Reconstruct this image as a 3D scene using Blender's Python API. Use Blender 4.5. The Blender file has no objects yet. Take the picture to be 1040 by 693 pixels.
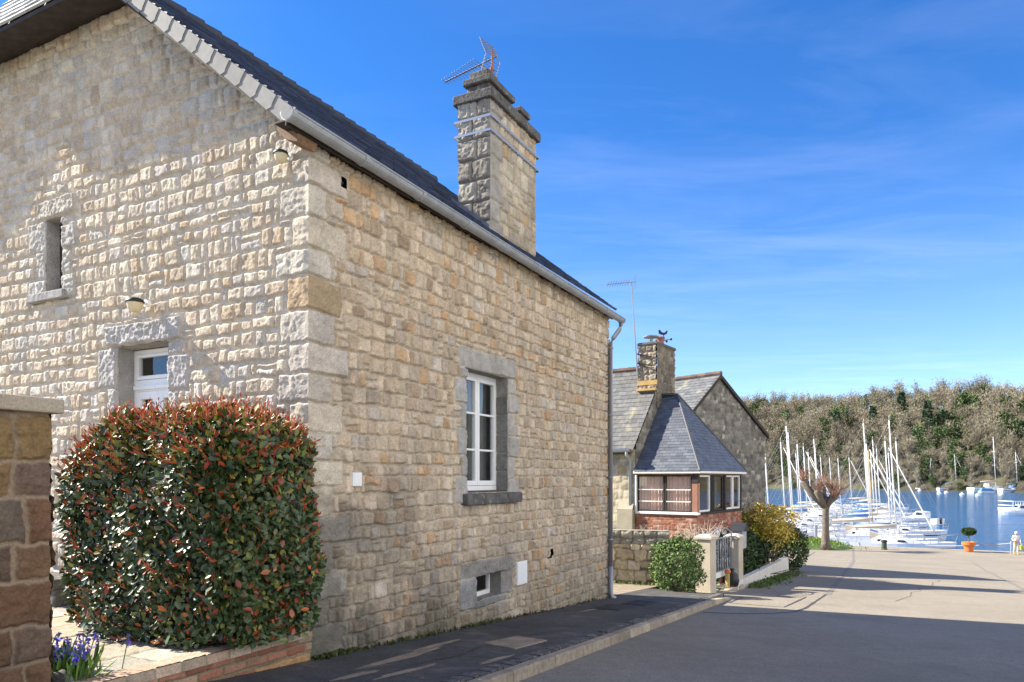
import bpy, math, random
import numpy as np
from math import radians as R, sin, cos, pi, sqrt, atan2
sc = bpy.context.scene
col = sc.collection
RNG = np.random.default_rng(7)
random.seed(7)

# ------------------------------------------------------------------ frames (eye level is z = 0)
class Fr:
    def __init__(s, o, ang):
        s.o = np.array(o, float); s.ang = ang
        s.u = np.array([cos(ang), sin(ang), 0.]); s.v = np.array([-sin(ang), cos(ang), 0.])
    def p(s, a, b, z):
        q = s.o + s.u*a + s.v*b
        return np.array([q[0], q[1], z])
UP = np.array([0, 0, 1.])
H = Fr((-1.912, 6.763, 0), atan2(.888, .461))          # the stone house: u along the street, v along the gable
K = Fr((5.39, 21.0, 0), R(90-34.9))                    # the cottage group down the street
G3 = Fr((8.607, 30.0, 0), R(90-52))                    # the barn gable behind it
def gz(t):                                             # street level, falling to the quay
    if t < 36: z = -1.7-.075*max(t, -30)
    else:
        k = min(max((t-36)/24, 0), 1); z = -4.4-1.3*(1-(1-k)**1.4)
    return z

# ------------------------------------------------------------------ materials
def mat(name, base=(.5, .5, .5), rough=.8, metal=0., spec=.5, attr=False, noise=None, bump=None, mottle=None, trans=None):
    m = bpy.data.materials.new(name); m.use_nodes = True
    nt = m.node_tree; b = nt.nodes['Principled BSDF']; L = nt.links.new
    b.inputs['Roughness'].default_value = rough; b.inputs['Metallic'].default_value = metal
    b.inputs['Specular IOR Level'].default_value = spec
    b.inputs['Base Color'].default_value = (*base, 1)
    tc = nt.nodes.new('ShaderNodeTexCoord')
    src = None
    if attr:
        a = nt.nodes.new('ShaderNodeAttribute'); a.attribute_name = 'Col'; src = a.outputs['Color']
    for k, (scale, amt, det) in enumerate(noise or []):
        n = nt.nodes.new('ShaderNodeTexNoise'); n.inputs['Scale'].default_value = scale; n.inputs['Detail'].default_value = det
        L(tc.outputs['Object'], n.inputs['Vector'])
        mr = nt.nodes.new('ShaderNodeMapRange'); mr.inputs[1].default_value = .3; mr.inputs[2].default_value = .7
        mr.inputs[3].default_value = 1-amt; mr.inputs[4].default_value = 1+amt
        L(n.outputs['Fac'], mr.inputs[0])
        mx = nt.nodes.new('ShaderNodeMix'); mx.data_type = 'RGBA'; mx.blend_type = 'MULTIPLY'; mx.inputs[0].default_value = 1
        if src is None: mx.inputs[6].default_value = (*base, 1)
        else: L(src, mx.inputs[6])
        L(mr.outputs[0], mx.inputs[7]); src = mx.outputs[2]
    if mottle:                                          # patches of a second colour with a shape of their own
        for (c2, scale, lo, hi, mxa) in mottle:
            n = nt.nodes.new('ShaderNodeTexNoise'); n.inputs['Scale'].default_value = scale; n.inputs['Detail'].default_value = 6
            L(tc.outputs['Object'], n.inputs['Vector'])
            mr = nt.nodes.new('ShaderNodeMapRange'); mr.inputs[1].default_value = lo; mr.inputs[2].default_value = hi
            mr.inputs[3].default_value = 0; mr.inputs[4].default_value = mxa
            L(n.outputs['Fac'], mr.inputs[0])
            mx = nt.nodes.new('ShaderNodeMix'); mx.data_type = 'RGBA'
            L(mr.outputs[0], mx.inputs[0])
            if src is None: mx.inputs[6].default_value = (*base, 1)
            else: L(src, mx.inputs[6])
            mx.inputs[7].default_value = (*c2, 1); src = mx.outputs[2]
    if src is not None: L(src, b.inputs['Base Color'])
    if bump:
        last = None
        for (scale, st, dist) in bump:
            n = nt.nodes.new('ShaderNodeTexNoise'); n.inputs['Scale'].default_value = scale; n.inputs['Detail'].default_value = 4
            L(tc.outputs['Object'], n.inputs['Vector'])
            bp = nt.nodes.new('ShaderNodeBump'); bp.inputs['Strength'].default_value = st; bp.inputs['Distance'].default_value = dist
            L(n.outputs['Fac'], bp.inputs['Height'])
            if last: L(last, bp.inputs['Normal'])
            last = bp.outputs['Normal']
        L(last, b.inputs['Normal'])
    if trans:
        b.inputs['Transmission Weight'].default_value = trans
    return m
M = {}
M['stone'] = mat('rubble_stone', rough=.92, spec=.2, attr=True, noise=[(9, .12, 5), (60, .20, 4)], bump=[(55, .6, .012), (130, .5, .006)])
M['granite'] = mat('granite', (.33, .32, .31), .9, spec=.25, noise=[(6, .18, 5), (90, .35, 3)], bump=[(70, .5, .008), (14, .4, .03)])
M['darkgranite'] = mat('weathered_granite', (.12, .115, .11), .9, spec=.2, noise=[(6, .3, 5), (80, .4, 3)], bump=[(40, .6, .01), (12, .5, .03)],
    mottle=[((.3, .29, .25), 12, .58, .7, .7)])
M['farstone'] = mat('far_stone', rough=.95, spec=.15, attr=True, noise=[(3, .2, 5), (18, .2, 3)], bump=[(20, .5, .02)])
M['lead'] = mat('lead_sheet', (.17, .172, .18), .7, noise=[(8, .2, 4)])
M['slate'] = mat('dark_slate', rough=.5, spec=.35, attr=True, noise=[(30, .2, 3)], bump=[(40, .3, .003)])
M['greyslate'] = mat('weathered_slate', rough=.7, spec=.35, attr=True, noise=[(8, .2, 3)], mottle=[((.42, .38, .2), 1.6, .6, .72, .6)])
M['paleslate'] = mat('pale_slate', rough=.75, spec=.15, attr=True, noise=[(14, .12, 4)])
M['aerial'] = mat('aerial_alloy', (.20, .205, .215), .5, .3)
M['zinc'] = mat('zinc', (.36, .385, .41), .55, .25, noise=[(5, .12, 4), (40, .08, 2)])
M['whitepaint'] = mat('white_paint', (.86, .86, .85), .4, noise=[(4, .04, 3)])
M['oldwood'] = mat('brown_timber', (.2, .115, .06), .8, noise=[(5, .3, 5), (40, .25, 3)])
M['darkwood'] = mat('dark_timber', (.035, .027, .022), .8, noise=[(7, .4, 4)])
def glass_mat(name, tint, ior=1.5, alpha=.0):
    m = bpy.data.materials.new(name); m.use_nodes = True; nt = m.node_tree; L = nt.links.new
    out = nt.nodes['Material Output']; nt.nodes.remove(nt.nodes['Principled BSDF'])
    lw = nt.nodes.new('ShaderNodeLayerWeight'); pw = nt.nodes.new('ShaderNodeMath'); pw.operation = 'POWER'; pw.inputs[1].default_value = 3.6; L(lw.outputs['Facing'], pw.inputs[0])
    fr = nt.nodes.new('ShaderNodeMapRange'); fr.inputs[3].default_value = ior; fr.inputs[4].default_value = 1.; L(pw.outputs[0], fr.inputs[0])
    tr = nt.nodes.new('ShaderNodeBsdfTransparent'); tr.inputs[0].default_value = (*tint, 1)
    gl = nt.nodes.new('ShaderNodeBsdfGlossy'); gl.inputs['Roughness'].default_value = .015
    ms = nt.nodes.new('ShaderNodeMixShader'); L(fr.outputs[0], ms.inputs[0]); L(tr.outputs[0], ms.inputs[1]); L(gl.outputs[0], ms.inputs[2])
    L(ms.outputs[0], out.inputs[0]); return m
M['glass'] = glass_mat('window_glass', (.93, .95, .95), .10)
M['room'] = mat('dark_room', (.03, .032, .035), .9)
M['curtain'] = mat('curtain_cloth', (.74, .5, .42), .9, noise=[(3, .06, 2)])
M['greycurtain'] = mat('grey_curtain', (.13, .15, .16), .9, noise=[(3, .1, 2)])
M['asphalt'] = mat('worn_asphalt', (.252, .222, .176), .9, spec=.25, noise=[(.45, .10, 6), (6, .08, 5), (32, .16, 3), (120, .4, 3)], bump=[(160, .5, .006)],
    mottle=[((.195, .172, .138), .9, .52, .68, .65), ((.145, .137, .122), 3.2, .64, .72, .35)])
M['pavement'] = mat('pavement_asphalt', (.082, .08, .076), .9, spec=.25, noise=[(1.2, .18, 6), (9, .15, 5), (34, .18, 3), (110, .45, 3)], bump=[(120, .6, .008)],
    mottle=[((.2, .18, .15), 2.2, .58, .72, .5)])
M['tar'] = mat('tar_joint', (.045, .045, .048), .8, noise=[(20, .3, 4)])
M['channel'] = mat('concrete_channel', (.17, .155, .14), .9, noise=[(3, .15, 4), (60, .2, 3)])
M['concrete'] = mat('concrete', (.36, .31, .235), .9, noise=[(3, .14, 5), (70, .22, 3)], bump=[(80, .4, .005)])
M['patch'] = mat('tan_patch', (.26, .21, .15), .95, noise=[(6, .25, 5), (80, .25, 3)], bump=[(90, .5, .006)])
M['iron'] = mat('dark_iron', (.035, .036, .04), .55, .5, noise=[(20, .3, 4)])
M['plaster'] = mat('cream_plaster', (.53, .46, .355), .9, noise=[(2.5, .12, 5), (30, .08, 3)], mottle=[((.36, .3, .2), 3.5, .6, .72, .55)])
M['water'] = mat('water', (.025, .105, .24), .12, spec=.5)
M['leaf'] = mat('glossy_leaf', rough=.45, spec=.6, attr=True)
M['leafmatt'] = mat('matt_leaf', rough=.65, spec=.3, attr=True)
M['bark'] = mat('bark', (.145, .118, .09), .9, noise=[(6, .3, 5), (30, .3, 4)], bump=[(18, .7, .03)])
M['twig'] = mat('twig', (.2, .1, .075), .85, noise=[(3, .2, 2)])
M['paletwig'] = mat('pale_twig', (.5, .42, .34), .85, noise=[(3, .2, 2)])
M['grass'] = mat('grass', (.09, .14, .035), .8, noise=[(1.5, .3, 5), (25, .4, 3)])
M['soil'] = mat('soil', (.13, .1, .07), .95, noise=[(3, .3, 5)])
M['hull'] = mat('white_hull', (.8, .8, .8), .25, noise=[(.6, .04, 2)])
M['alu'] = mat('mast_alu', (.72, .72, .72), .4, 0.)
M['woodmast'] = mat('wooden_spar', (.55, .4, .2), .5)
M['bluecover'] = mat('blue_canvas', (.1, .22, .42), .8)
M['beigecover'] = mat('beige_canvas', (.55, .47, .36), .85)
M['boatglass'] = mat('boat_window', (.02, .025, .03), .1)
M['orange'] = mat('orange_clay', (.62, .17, .04), .6, noise=[(4, .1, 3)])
M['wood_far'] = mat('woodland', rough=1., spec=0., attr=True)
M['steel'] = mat('galvanised_steel', (.30, .31, .33), .5, .4)
M['pottery'] = mat('red_clay', (.32, .13, .08), .8, noise=[(8, .2, 3)])
M['cream'] = mat('cream_lamp', (.68, .58, .38), .4)
M['black'] = mat('black_plastic', (.02, .02, .02), .5)
M['steelband'] = mat('steel_band', (.30, .34, .39), .35, .6)

# ------------------------------------------------------------------ objects, parts
XF = {}
def thing(name, label, cat, loc, rotz=0, group=None):
    o = bpy.data.objects.new(name, None); col.objects.link(o); o.empty_display_size = .2
    o.location = loc; o.rotation_euler = (0, 0, rotz)
    XF[o] = (np.array(loc, float), rotz); tag(o, label, cat, group); return o
def tag(o, label, cat, group=None):
    o['label'] = label; o['category'] = cat
    if group: o['group'] = group
    return o
def struct(o, kind='structure'):
    o['kind'] = kind; return o
def localise(V, x):
    loc, rz = x; V = np.asarray(V, float)-loc
    c, s = cos(-rz), sin(-rz)
    return np.stack([V[:, 0]*c-V[:, 1]*s, V[:, 0]*s+V[:, 1]*c, V[:, 2]], 1)
def attach(me, name, m, parent, loc=None, rz=0):
    o = bpy.data.objects.new(name, me); col.objects.link(o)
    if m is not None: me.materials.append(m)
    if parent is not None:
        o.parent = parent; XF[o] = XF[parent]
    else:
        o.location = loc; o.rotation_euler = (0, 0, rz); XF[o] = (np.array(loc, float), rz)
    return o
def frame_of(parent, V, loc, rz):
    if parent is not None: return XF[parent], None
    if loc is None:
        V = np.asarray(V); loc = (V[:, 0].mean(), V[:, 1].mean(), V[:, 2].min())
    return (np.array(loc, float), rz), loc
def npmesh(name, V, quads, m, parent=None, C=None, smooth=False, loc=None, rz=0, tris=None):
    x, loc = frame_of(parent, V, loc, rz)
    W = localise(V, x); me = bpy.data.meshes.new(name)
    nq = len(quads); nt = 0 if tris is None else len(tris)
    me.vertices.add(len(W)); me.vertices.foreach_set('co', W.astype(np.float32).ravel())
    idx = np.asarray(quads, np.int32).ravel()
    if nt: idx = np.concatenate([idx, np.asarray(tris, np.int32).ravel()])
    me.loops.add(len(idx)); me.loops.foreach_set('vertex_index', idx)
    me.polygons.add(nq+nt)
    st = np.concatenate([np.arange(nq)*4, nq*4+np.arange(nt)*3]).astype(np.int32)
    me.polygons.foreach_set('loop_start', st)
    if C is not None:
        a = me.color_attributes.new('Col', 'FLOAT_COLOR', 'POINT')
        C4 = np.ones((len(W), 4), np.float32); C4[:, :3] = C; a.data.foreach_set('color', C4.ravel())
    me.update(calc_edges=True)
    me.polygons.foreach_set('use_smooth', np.full(nq+nt, smooth, bool))
    return attach(me, name, m, parent, loc, rz)

class MB:
    def __init__(s): s.v = []; s.f = []; s.c = []
    def poly(s, pts, c=None):
        i = len(s.v); s.v += [tuple(p) for p in pts]; s.f.append(tuple(range(i, i+len(pts)))); s.c += [c or (.5, .5, .5)]*len(pts)
    def hexa(s, p, c=None):                             # p: 8 corners, bottom ring then top ring
        i = len(s.v); s.v += [tuple(q) for q in p]; s.c += [c or (.5, .5, .5)]*8
        for f in ((3, 2, 1, 0), (4, 5, 6, 7), (0, 1, 5, 4), (1, 2, 6, 5), (2, 3, 7, 6), (3, 0, 4, 7)): s.f.append(tuple(i+k for k in f))
    def box(s, F, a0, a1, b0, b1, z0, z1, c=None):
        s.hexa([F.p(a0, b0, z0), F.p(a1, b0, z0), F.p(a1, b1, z0), F.p(a0, b1, z0), F.p(a0, b0, z1), F.p(a1, b0, z1), F.p(a1, b1, z1), F.p(a0, b1, z1)], c)
        return s
    def prism(s, pts, vec, c=None):
        n = len(pts); i = len(s.v); vec = np.array(vec)
        s.v += [tuple(p) for p in pts]+[tuple(np.array(p)+vec) for p in pts]; s.c += [c or (.5, .5, .5)]*(2*n)
        s.f.append(tuple(range(i+n-1, i-1, -1))); s.f.append(tuple(range(i+n, i+2*n)))
        for k in range(n): s.f.append((i+k, i+(k+1) % n, i+n+(k+1) % n, i+n+k))
        return s
    def tube(s, pts, r, n=8, c=None):
        pts = [np.array(p, float) for p in pts]; rr = r if hasattr(r, '__len__') else [r]*len(pts)
        i0 = len(s.v)
        for k, p in enumerate(pts):
            d = pts[min(k+1, len(pts)-1)]-pts[max(k-1, 0)]; d = d/(np.linalg.norm(d)+1e-9)
            a = np.cross(d, UP if abs(d[2]) < .9 else np.array([1., 0, 0])); a /= np.linalg.norm(a); b = np.cross(d, a)
            for j in range(n):
                t = 2*pi*j/n; s.v.append(tuple(p+rr[k]*(a*cos(t)+b*sin(t)))); s.c.append(c or (.5, .5, .5))
        for k in range(len(pts)-1):
            for j in range(n):
                s.f.append((i0+k*n+j, i0+k*n+(j+1) % n, i0+(k+1)*n+(j+1) % n, i0+(k+1)*n+j))
        s.f.append(tuple(i0+j for j in range(n-1, -1, -1))); e = i0+(len(pts)-1)*n; s.f.append(tuple(e+j for j in range(n)))
        return s
    def lathe(s, o, prof, n=20, c=None):
        i0 = len(s.v); o = np.array(o, float)
        for (r, z) in prof:
            for j in range(n):
                t = 2*pi*j/n; s.v.append((o[0]+r*cos(t), o[1]+r*sin(t), o[2]+z)); s.c.append(c or (.5, .5, .5))
        for k in range(len(prof)-1):
            for j in range(n): s.f.append((i0+k*n+j, i0+k*n+(j+1) % n, i0+(k+1)*n+(j+1) % n, i0+(k+1)*n+j))
        s.f.append(tuple(i0+j for j in range(n-1, -1, -1))); e = i0+(len(prof)-1)*n; s.f.append(tuple(e+j for j in range(n)))
        return s
    def build(s, name, m, parent=None, bevel=0, smooth=False, loc=None, rz=0):
        V = np.array(s.v); x, loc = frame_of(parent, V, loc, rz)
        W = localise(V, x); me = bpy.data.meshes.new(name); me.from_pydata([tuple(p) for p in W], [], s.f)
        a = me.color_attributes.new('Col', 'FLOAT_COLOR', 'POINT')
        C4 = np.ones((len(W), 4), np.float32); C4[:, :3] = np.array(s.c); a.data.foreach_set('color', C4.ravel())
        me.update()
        if smooth: me.polygons.foreach_set('use_smooth', np.ones(len(me.polygons), bool))
        o = attach(me, name, m, parent, loc, rz)
        if bevel:
            b = o.modifiers.new('bevel', 'BEVEL'); b.width = bevel; b.segments = 2; b.limit_method = 'ANGLE'
        return o
def kids(o): return [c for c in bpy.data.objects if c.parent is o]
def copy_tree(o, parent=None):
    c = o.copy(); col.objects.link(c)
    if parent is not None: c.parent = parent
    for ch in kids(o): copy_tree(ch, c)
    return c

# ------------------------------------------------------------------ masonry: stones laid out, then carved as real relief
def vnoise(ny, nx, cell, rng):
    gy, gx = int(ny/cell)+3, int(nx/cell)+3
    g = rng.random((gy, gx)).astype(np.float32)*2-1
    y = np.arange(ny, dtype=np.float32)/cell; x = np.arange(nx, dtype=np.float32)/cell
    yi = y.astype(int); xi = x.astype(int); fy = y-yi; fx = x-xi
    fy = (fy*fy*(3-2*fy))[:, None]; fx = (fx*fx*(3-2*fx))[None, :]
    a = g[yi][:, xi]; b = g[yi][:, xi+1]; c = g[yi+1][:, xi]; d = g[yi+1][:, xi+1]
    return (a*(1-fx)+b*fx)*(1-fy)+(c*(1-fx)+d*fx)*fy
def courses(W, Hh, hs, ws, rng, stack=.16, jit=.0):
    out = []; y = 0
    while y < Hh:
        h = rng.uniform(*hs); x = -rng.uniform(0, ws[0])
        while x < W:
            w = rng.uniform(*ws)
            if rng.random() < .3: w *= .6
            y0 = y+rng.uniform(-jit, jit); y1 = y+h+rng.uniform(-jit, jit)
            if rng.random() < stack and h > .12:
                k = y+h*rng.uniform(.38, .62); out += [(x, x+w, y0, k), (x, x+w, k, y1)]
            elif rng.random() < .12 and w > ws[0]*1.2:
                k = x+w*rng.uniform(.35, .65); out += [(x, k, y0, y1), (k, x+w, y0, y1)]
            else: out.append((x, x+w, y0, y1))
            x += w
        y += h
    return out
def bricks(W, Hh, bl, bh):
    out = []; y = 0; r = 0
    while y < Hh:
        x = -bl*(.5 if r % 2 else 0)
        while x < W: out.append((x, x+bl, y, y+bh)); x += bl
        y += bh; r += 1
    return out
def ss(a, b, x):
    t = np.clip((x-a)/(b-a), 0, 1); return t*t*(3-2*t)
def masonry(name, O, ax, ay, n, W, Hh, res, stones, palette, mortar, parent, m, rng, specials=(), holes=(), joint=.008, edge=.025, relief=.012,
            rough=.004, tilt=.01, vary=.004, warp=.007, cvar=(.82, 1.15), fine=0., keep=None, base_dirt=None, dirt_len=1e9, corner=None, mj=None, ret=False, loc=None, rz=0):
    """stones/specials: (x0,x1,y0,y1[,colour,relief,rough]); holes are left open; keep(x,y) -> bool clips the outline"""
    h2 = res/2; nx = int(round(W/res)); ny = int(round(Hh/res)); res_x = W/nx; res_y = Hh/ny
    NX, NY = nx*2+2, ny*2+2
    lab = np.zeros((NY, NX), np.int32); k = 0
    cols = [np.array(mortar)]; rel = [0.]; rgh = [0.]; tl = [(0, 0)]; ctr = [(0, 0)]; cold = []
    pal = [np.array(p[0]) for p in palette]; pw = np.array([p[1] for p in palette], float); pw /= pw.sum()
    for st in list(stones)+list(specials):
        k += 1; x0, x1, y0, y1 = st[:4]
        i0, i1 = max(0, int(round(x0/h2))), min(NX, int(round(x1/h2))); j0, j1 = max(0, int(round(y0/h2))), min(NY, int(round(y1/h2)))
        if i1 > i0 and j1 > j0: lab[j0:j1, i0:i1] = k
        if len(st) > 4 and st[4] is not None: c = np.array(st[4])*rng.uniform(.9, 1.08)
        else: c = pal[rng.choice(len(pal), p=pw)]*rng.uniform(*cvar)
        cols.append(c*(1+rng.uniform(-.012, .012, 3))); rel.append((st[5] if len(st) > 5 else relief)+rng.uniform(-vary, vary))
        rgh.append(st[6] if len(st) > 6 else rough); tl.append(rng.uniform(-tilt, tilt, 2)); ctr.append(((x0+x1)/2, (y0+y1)/2))
    if warp:
        wx = vnoise(NY, NX, .09/h2, rng)*warp+vnoise(NY, NX, .035/h2, rng)*warp*.5; wy = vnoise(NY, NX, .09/h2, rng)*warp+vnoise(NY, NX, .035/h2, rng)*warp*.5
        jj = np.clip((np.arange(NY)[:, None]+wy/h2).round().astype(int), 0, NY-1); ii = np.clip((np.arange(NX)[None, :]+wx/h2).round().astype(int), 0, NX-1)
        lab = lab[jj, ii]
    d = np.full((NY, NX), 99., np.float32)
    e = np.zeros((NY, NX), bool)
    e[:, 1:] |= lab[:, 1:] != lab[:, :-1]; e[1:, :] |= lab[1:, :] != lab[:-1, :]
    d[e] = .3; d[lab == 0] = 0
    for it in range(int(edge/h2)+3):
        for (dy, dx, w) in ((0, 1, 1), (1, 0, 1), (1, 1, 1.414), (1, -1, 1.414)):
            for sg in (1, -1):
                s0 = np.roll(np.roll(d, dy*sg, 0), dx*sg, 1)
                np.minimum(d, s0+w, out=d)
    d = np.minimum(d, edge/h2+3)
    for it in range(2): d = (d+np.roll(d, 1, 0)+np.roll(d, -1, 0)+np.roll(d, 1, 1)+np.roll(d, -1, 1))/5
    d = d*h2
    cols = np.array(cols, np.float32); rel = np.array(rel, np.float32); rgh = np.array(rgh, np.float32); tl = np.array(tl, np.float32); ctr = np.array(ctr, np.float32)
    jv = joint*(1+.35*vnoise(NY, NX, .12/h2, rng))
    mk = ss(jv*.6, jv*1.5, d)
    X = (np.arange(NX)*h2)[None, :]; Y = (np.arange(NY)*h2)[:, None]
    nz = vnoise(NY, NX, .075/h2, rng); nz2 = vnoise(NY, NX, .035/h2, rng); nz3 = vnoise(NY, NX, .017/h2, rng)
    crag = ((1-np.abs(nz)*2)*.8+nz2*.7)*(1-.5*fine)+nz3*(.35+.9*fine)
    T = tl[lab]; Cc = ctr[lab]
    prof = ss(joint*.5, edge, d)
    hgt = prof*(rel[lab]+rgh[lab]*crag+T[..., 0]*(X-Cc[..., 0])*4+T[..., 1]*(Y-Cc[..., 1])*4)+.0015*nz2*(1-mk)
    cc = cols[lab]; tone = 1+.10*nz+.07*vnoise(NY, NX, .3/h2, rng)
    cc = cc*tone[..., None]
    mt = np.array(mortar, np.float32)*(1+.12*vnoise(NY, NX, .4/h2, rng)+.05*nz2)[..., None]
    cc = mt*(1-mk[..., None])+cc*mk[..., None]
    if base_dirt is not None:
        for (dc, hgt_m, amt) in base_dirt:
            lim = hgt_m*(1+.7*vnoise(NY, NX, .7/h2, rng)+.4*vnoise(NY, NX, .12/h2, rng))
            f = (np.clip(amt*(1-Y/np.maximum(lim, .02)), 0, .88)*np.clip(1.15-X/dirt_len, .25, 1))[..., None]
            cc = cc*(1-f)+np.array(dc, np.float32)*f
    def down(a): return (a[0:2*ny+1:2, 0:2*nx+1:2]+a[1:2*ny+2:2, 0:2*nx+1:2]+a[0:2*ny+1:2, 1:2*nx+2:2]+a[1:2*ny+2:2, 1:2*nx+2:2])/4
    hgt = down(hgt); cc = down(cc)
    xs = np.arange(nx+1)*res_x; ys = np.arange(ny+1)*res_y
    if corner is not None:                              # both walls of a corner share one column of points
        hq = corner[0](ys)[:, None]; f = np.clip(1-xs/.05, 0, 1)[None, :]
        hgt = hgt*(1-f)+hq*f
    O = np.array(O, float); P = O+xs[None, :, None]*ax+ys[:, None, None]*ay+hgt[..., None]*n
    if corner is not None:
        P = P+(np.clip(1-xs/.1, 0, 1)[None, :]*hq)[..., None]*corner[1]
    if ret: return hgt, xs, ys
    idx = np.arange((nx+1)*(ny+1)).reshape(ny+1, nx+1)
    q = np.stack([idx[:-1, :-1], idx[:-1, 1:], idx[1:, 1:], idx[1:, :-1]], -1)
    xc = xs[:-1]+res_x/2; yc = ys[:-1]+res_y/2; ok = np.ones((ny, nx), bool)
    for (a, b, c_, d_) in holes: ok &= ~(((xc > a) & (xc < b))[None, :] & ((yc > c_) & (yc < d_))[:, None])
    if keep is not None: ok &= keep(xc[None, :], yc[:, None])
    if np.dot(np.cross(ax, ay), n) < 0: q = q[..., ::-1]
    q = q[ok]
    V = P.reshape(-1, 3); used = np.zeros(len(V), bool); used[q.ravel()] = True
    remap = np.cumsum(used)-1
    return npmesh(name, V[used], remap[q], m, parent, cc.reshape(-1, 3)[used], True, loc, rz)

def clip_poly(poly, A, B, C_):                           # keep A x + B y + C >= 0
    out = []
    for i in range(len(poly)):
        p, q = poly[i], poly[(i+1) % len(poly)]; dp = A*p[0]+B*p[1]+C_; dq = A*q[0]+B*q[1]+C_
        if dp >= 0: out.append(p)
        if dp*dq < 0: t = dp/(dp-dq); out.append((p[0]+t*(q[0]-p[0]), p[1]+t*(q[1]-p[1])))
    return out
def slates(mb, O, ex, ey, n, poly, w, e, rng, pal, lift=.012, jit=.0025, var=(.8, 1.2)):
    """slates hung on a convex roof polygon (counter-clockwise in ex, ey), each a lapped thin slab"""
    O = np.array(O); xs = [p[0] for p in poly]; ys = [p[1] for p in poly]; r = 0; y = min(ys)
    eds = []
    for i in range(len(poly)):
        (x0, y0), (x1, y1) = poly[i], poly[(i+1) % len(poly)]; eds.append((-(y1-y0), x1-x0, (y1-y0)*x0-(x1-x0)*y0))
    while y < max(ys):
        x = min(xs)-(w/2 if r % 2 else 0)
        while x < max(xs):
            dy = rng.uniform(-jit, jit); g = w*.012
            pl = [(x+g, y+dy), (x+w-g, y+dy), (x+w-g, y+e*1.04), (x+g, y+e*1.04)]
            for ed in eds:
                pl = clip_poly(pl, *ed)
                if len(pl) < 3: break
            if len(pl) >= 3:
                c = np.array(pal[rng.integers(len(pal))])*rng.uniform(*var); tw = rng.uniform(-.006, .006)*min(1, lift*50); c = tuple(c)
                top = [O+ex*a+ey*b+n*(.004+lift*max(0, 1-(b-y)/e)+tw*(a-x)/w) for a, b in pl]
                bot = [O+ex*a+ey*b-n*.004 for a, b in pl]
                k = len(mb.v); m_ = len(pl); mb.v += [tuple(p) for p in bot+top]; mb.c += [c]*(2*m_)
                mb.f.append(tuple(range(k+m_, k+2*m_)))
                for j in range(m_): mb.f.append((k+j, k+(j+1) % m_, k+m_+(j+1) % m_, k+m_+j))
            x += w
        y += e; r += 1

# ------------------------------------------------------------------ leaves
def leaves(P, N, size, C, rng, spread=1., wid=.45, fold=.25, face=False):
    n = len(P)
    if face:                                            # N is the way the blade faces, not the way it points
        N = N+rng.normal(0, spread, (n, 3)); N /= np.linalg.norm(N, axis=1)[:, None]
        A = np.cross(N, rng.normal(0, 1, (n, 3)))+.3*N+np.array([0, 0, .25]); A /= np.linalg.norm(A, axis=1)[:, None]
        B = np.cross(N, A); B /= np.linalg.norm(B, axis=1)[:, None]; D = np.cross(A, B)
        return blades(P, A, B, D, size, C, rng, wid, fold)
    A = N+rng.normal(0, spread, (n, 3)); A /= np.linalg.norm(A, axis=1)[:, None]
    B = np.cross(A, rng.normal(0, 1, (n, 3))); B /= np.linalg.norm(B, axis=1)[:, None]; D = np.cross(A, B)
    return blades(P, A, B, D, size, C, rng, wid, fold)
def blades(P, A, B, D, size, C, rng, wid, fold):
    n = len(P); L = (size*rng.uniform(.7, 1.25, n))[:, None]; w = L*wid/2; f = w*fold
    pts = np.stack([P, P+A*L*.3+B*w*.85+D*f, P+A*L*.68+B*w+D*f, P+A*L, P+A*L*.68-B*w+D*f, P+A*L*.3-B*w*.85+D*f], 1)
    q = np.arange(n)[:, None]*6+np.array([[0, 1, 2, 3]]); q2 = np.arange(n)[:, None]*6+np.array([[3, 4, 5, 0]])
    return pts.reshape(-1, 3), np.concatenate([q, q2]), np.repeat(C, 6, 0)
def pick(pal, n, rng, var=.25):
    c = np.array([p[0] for p in pal]); w = np.array([p[1] for p in pal], float); w /= w.sum()
    return c[rng.choice(len(c), n, p=w)]*rng.uniform(1-var, 1+var, (n, 1))

SKY_STR, SKY_AIR, SKY_DUST, SKY_OZ, SUN_E, EXPO, SKY_SAT, SKY_HUE = .089, .9, 0., 5.0, 4.6, 1.5, 1.24, .508
CLOUD = (7., 7.3, 9., 1)
SKY_FILL = (10.2, 9.3, 8.1, 1)
# ================================================================== the stone house
ground0 = gz(0)
house = thing('stone_house', 'big stone house with rock-faced gable, slate roof and tall side chimney', 'house', H.p(0, 0, -1.7), H.ang)
ZB = -2.5
GREY = (.50, .45, .38)
qz = [-2.5]; qr = np.random.default_rng(3)
while qz[-1] < 3.15: qz.append(qz[-1]+qr.uniform(.23, .33))
def hq(ys):                                             # height of the shared corner edge: rounded in at each quoin joint
    z = ys+ZB; d = np.min(np.abs(z[:, None]-np.array(qz)[None, :]), 1)
    w = vnoise(len(ys), 4, 6, np.random.default_rng(5))[:, 0]
    return (.004+.026*ss(.004, .03, d)+.006*w*ss(.01, .04, d)).astype(np.float32)
street_sp = []; gable_sp = []
for i in range(len(qz)-1):
    a, b = qz[i]-ZB, qz[i+1]-ZB
    c = GREY if qr.random() < .72 else (.56, .49, .385)
    if qz[i] < 1.86 < qz[i+1]: c = (.42, .315, .20)
    big = i % 2
    street_sp.append((0, (.50 if big else .28)+qr.uniform(-.06, .06), a, b, c, .034, .008))
    gable_sp.append((0, (.22 if big else .38)+qr.uniform(-.04, .04), a, b, c, .028, .0065))
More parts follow.
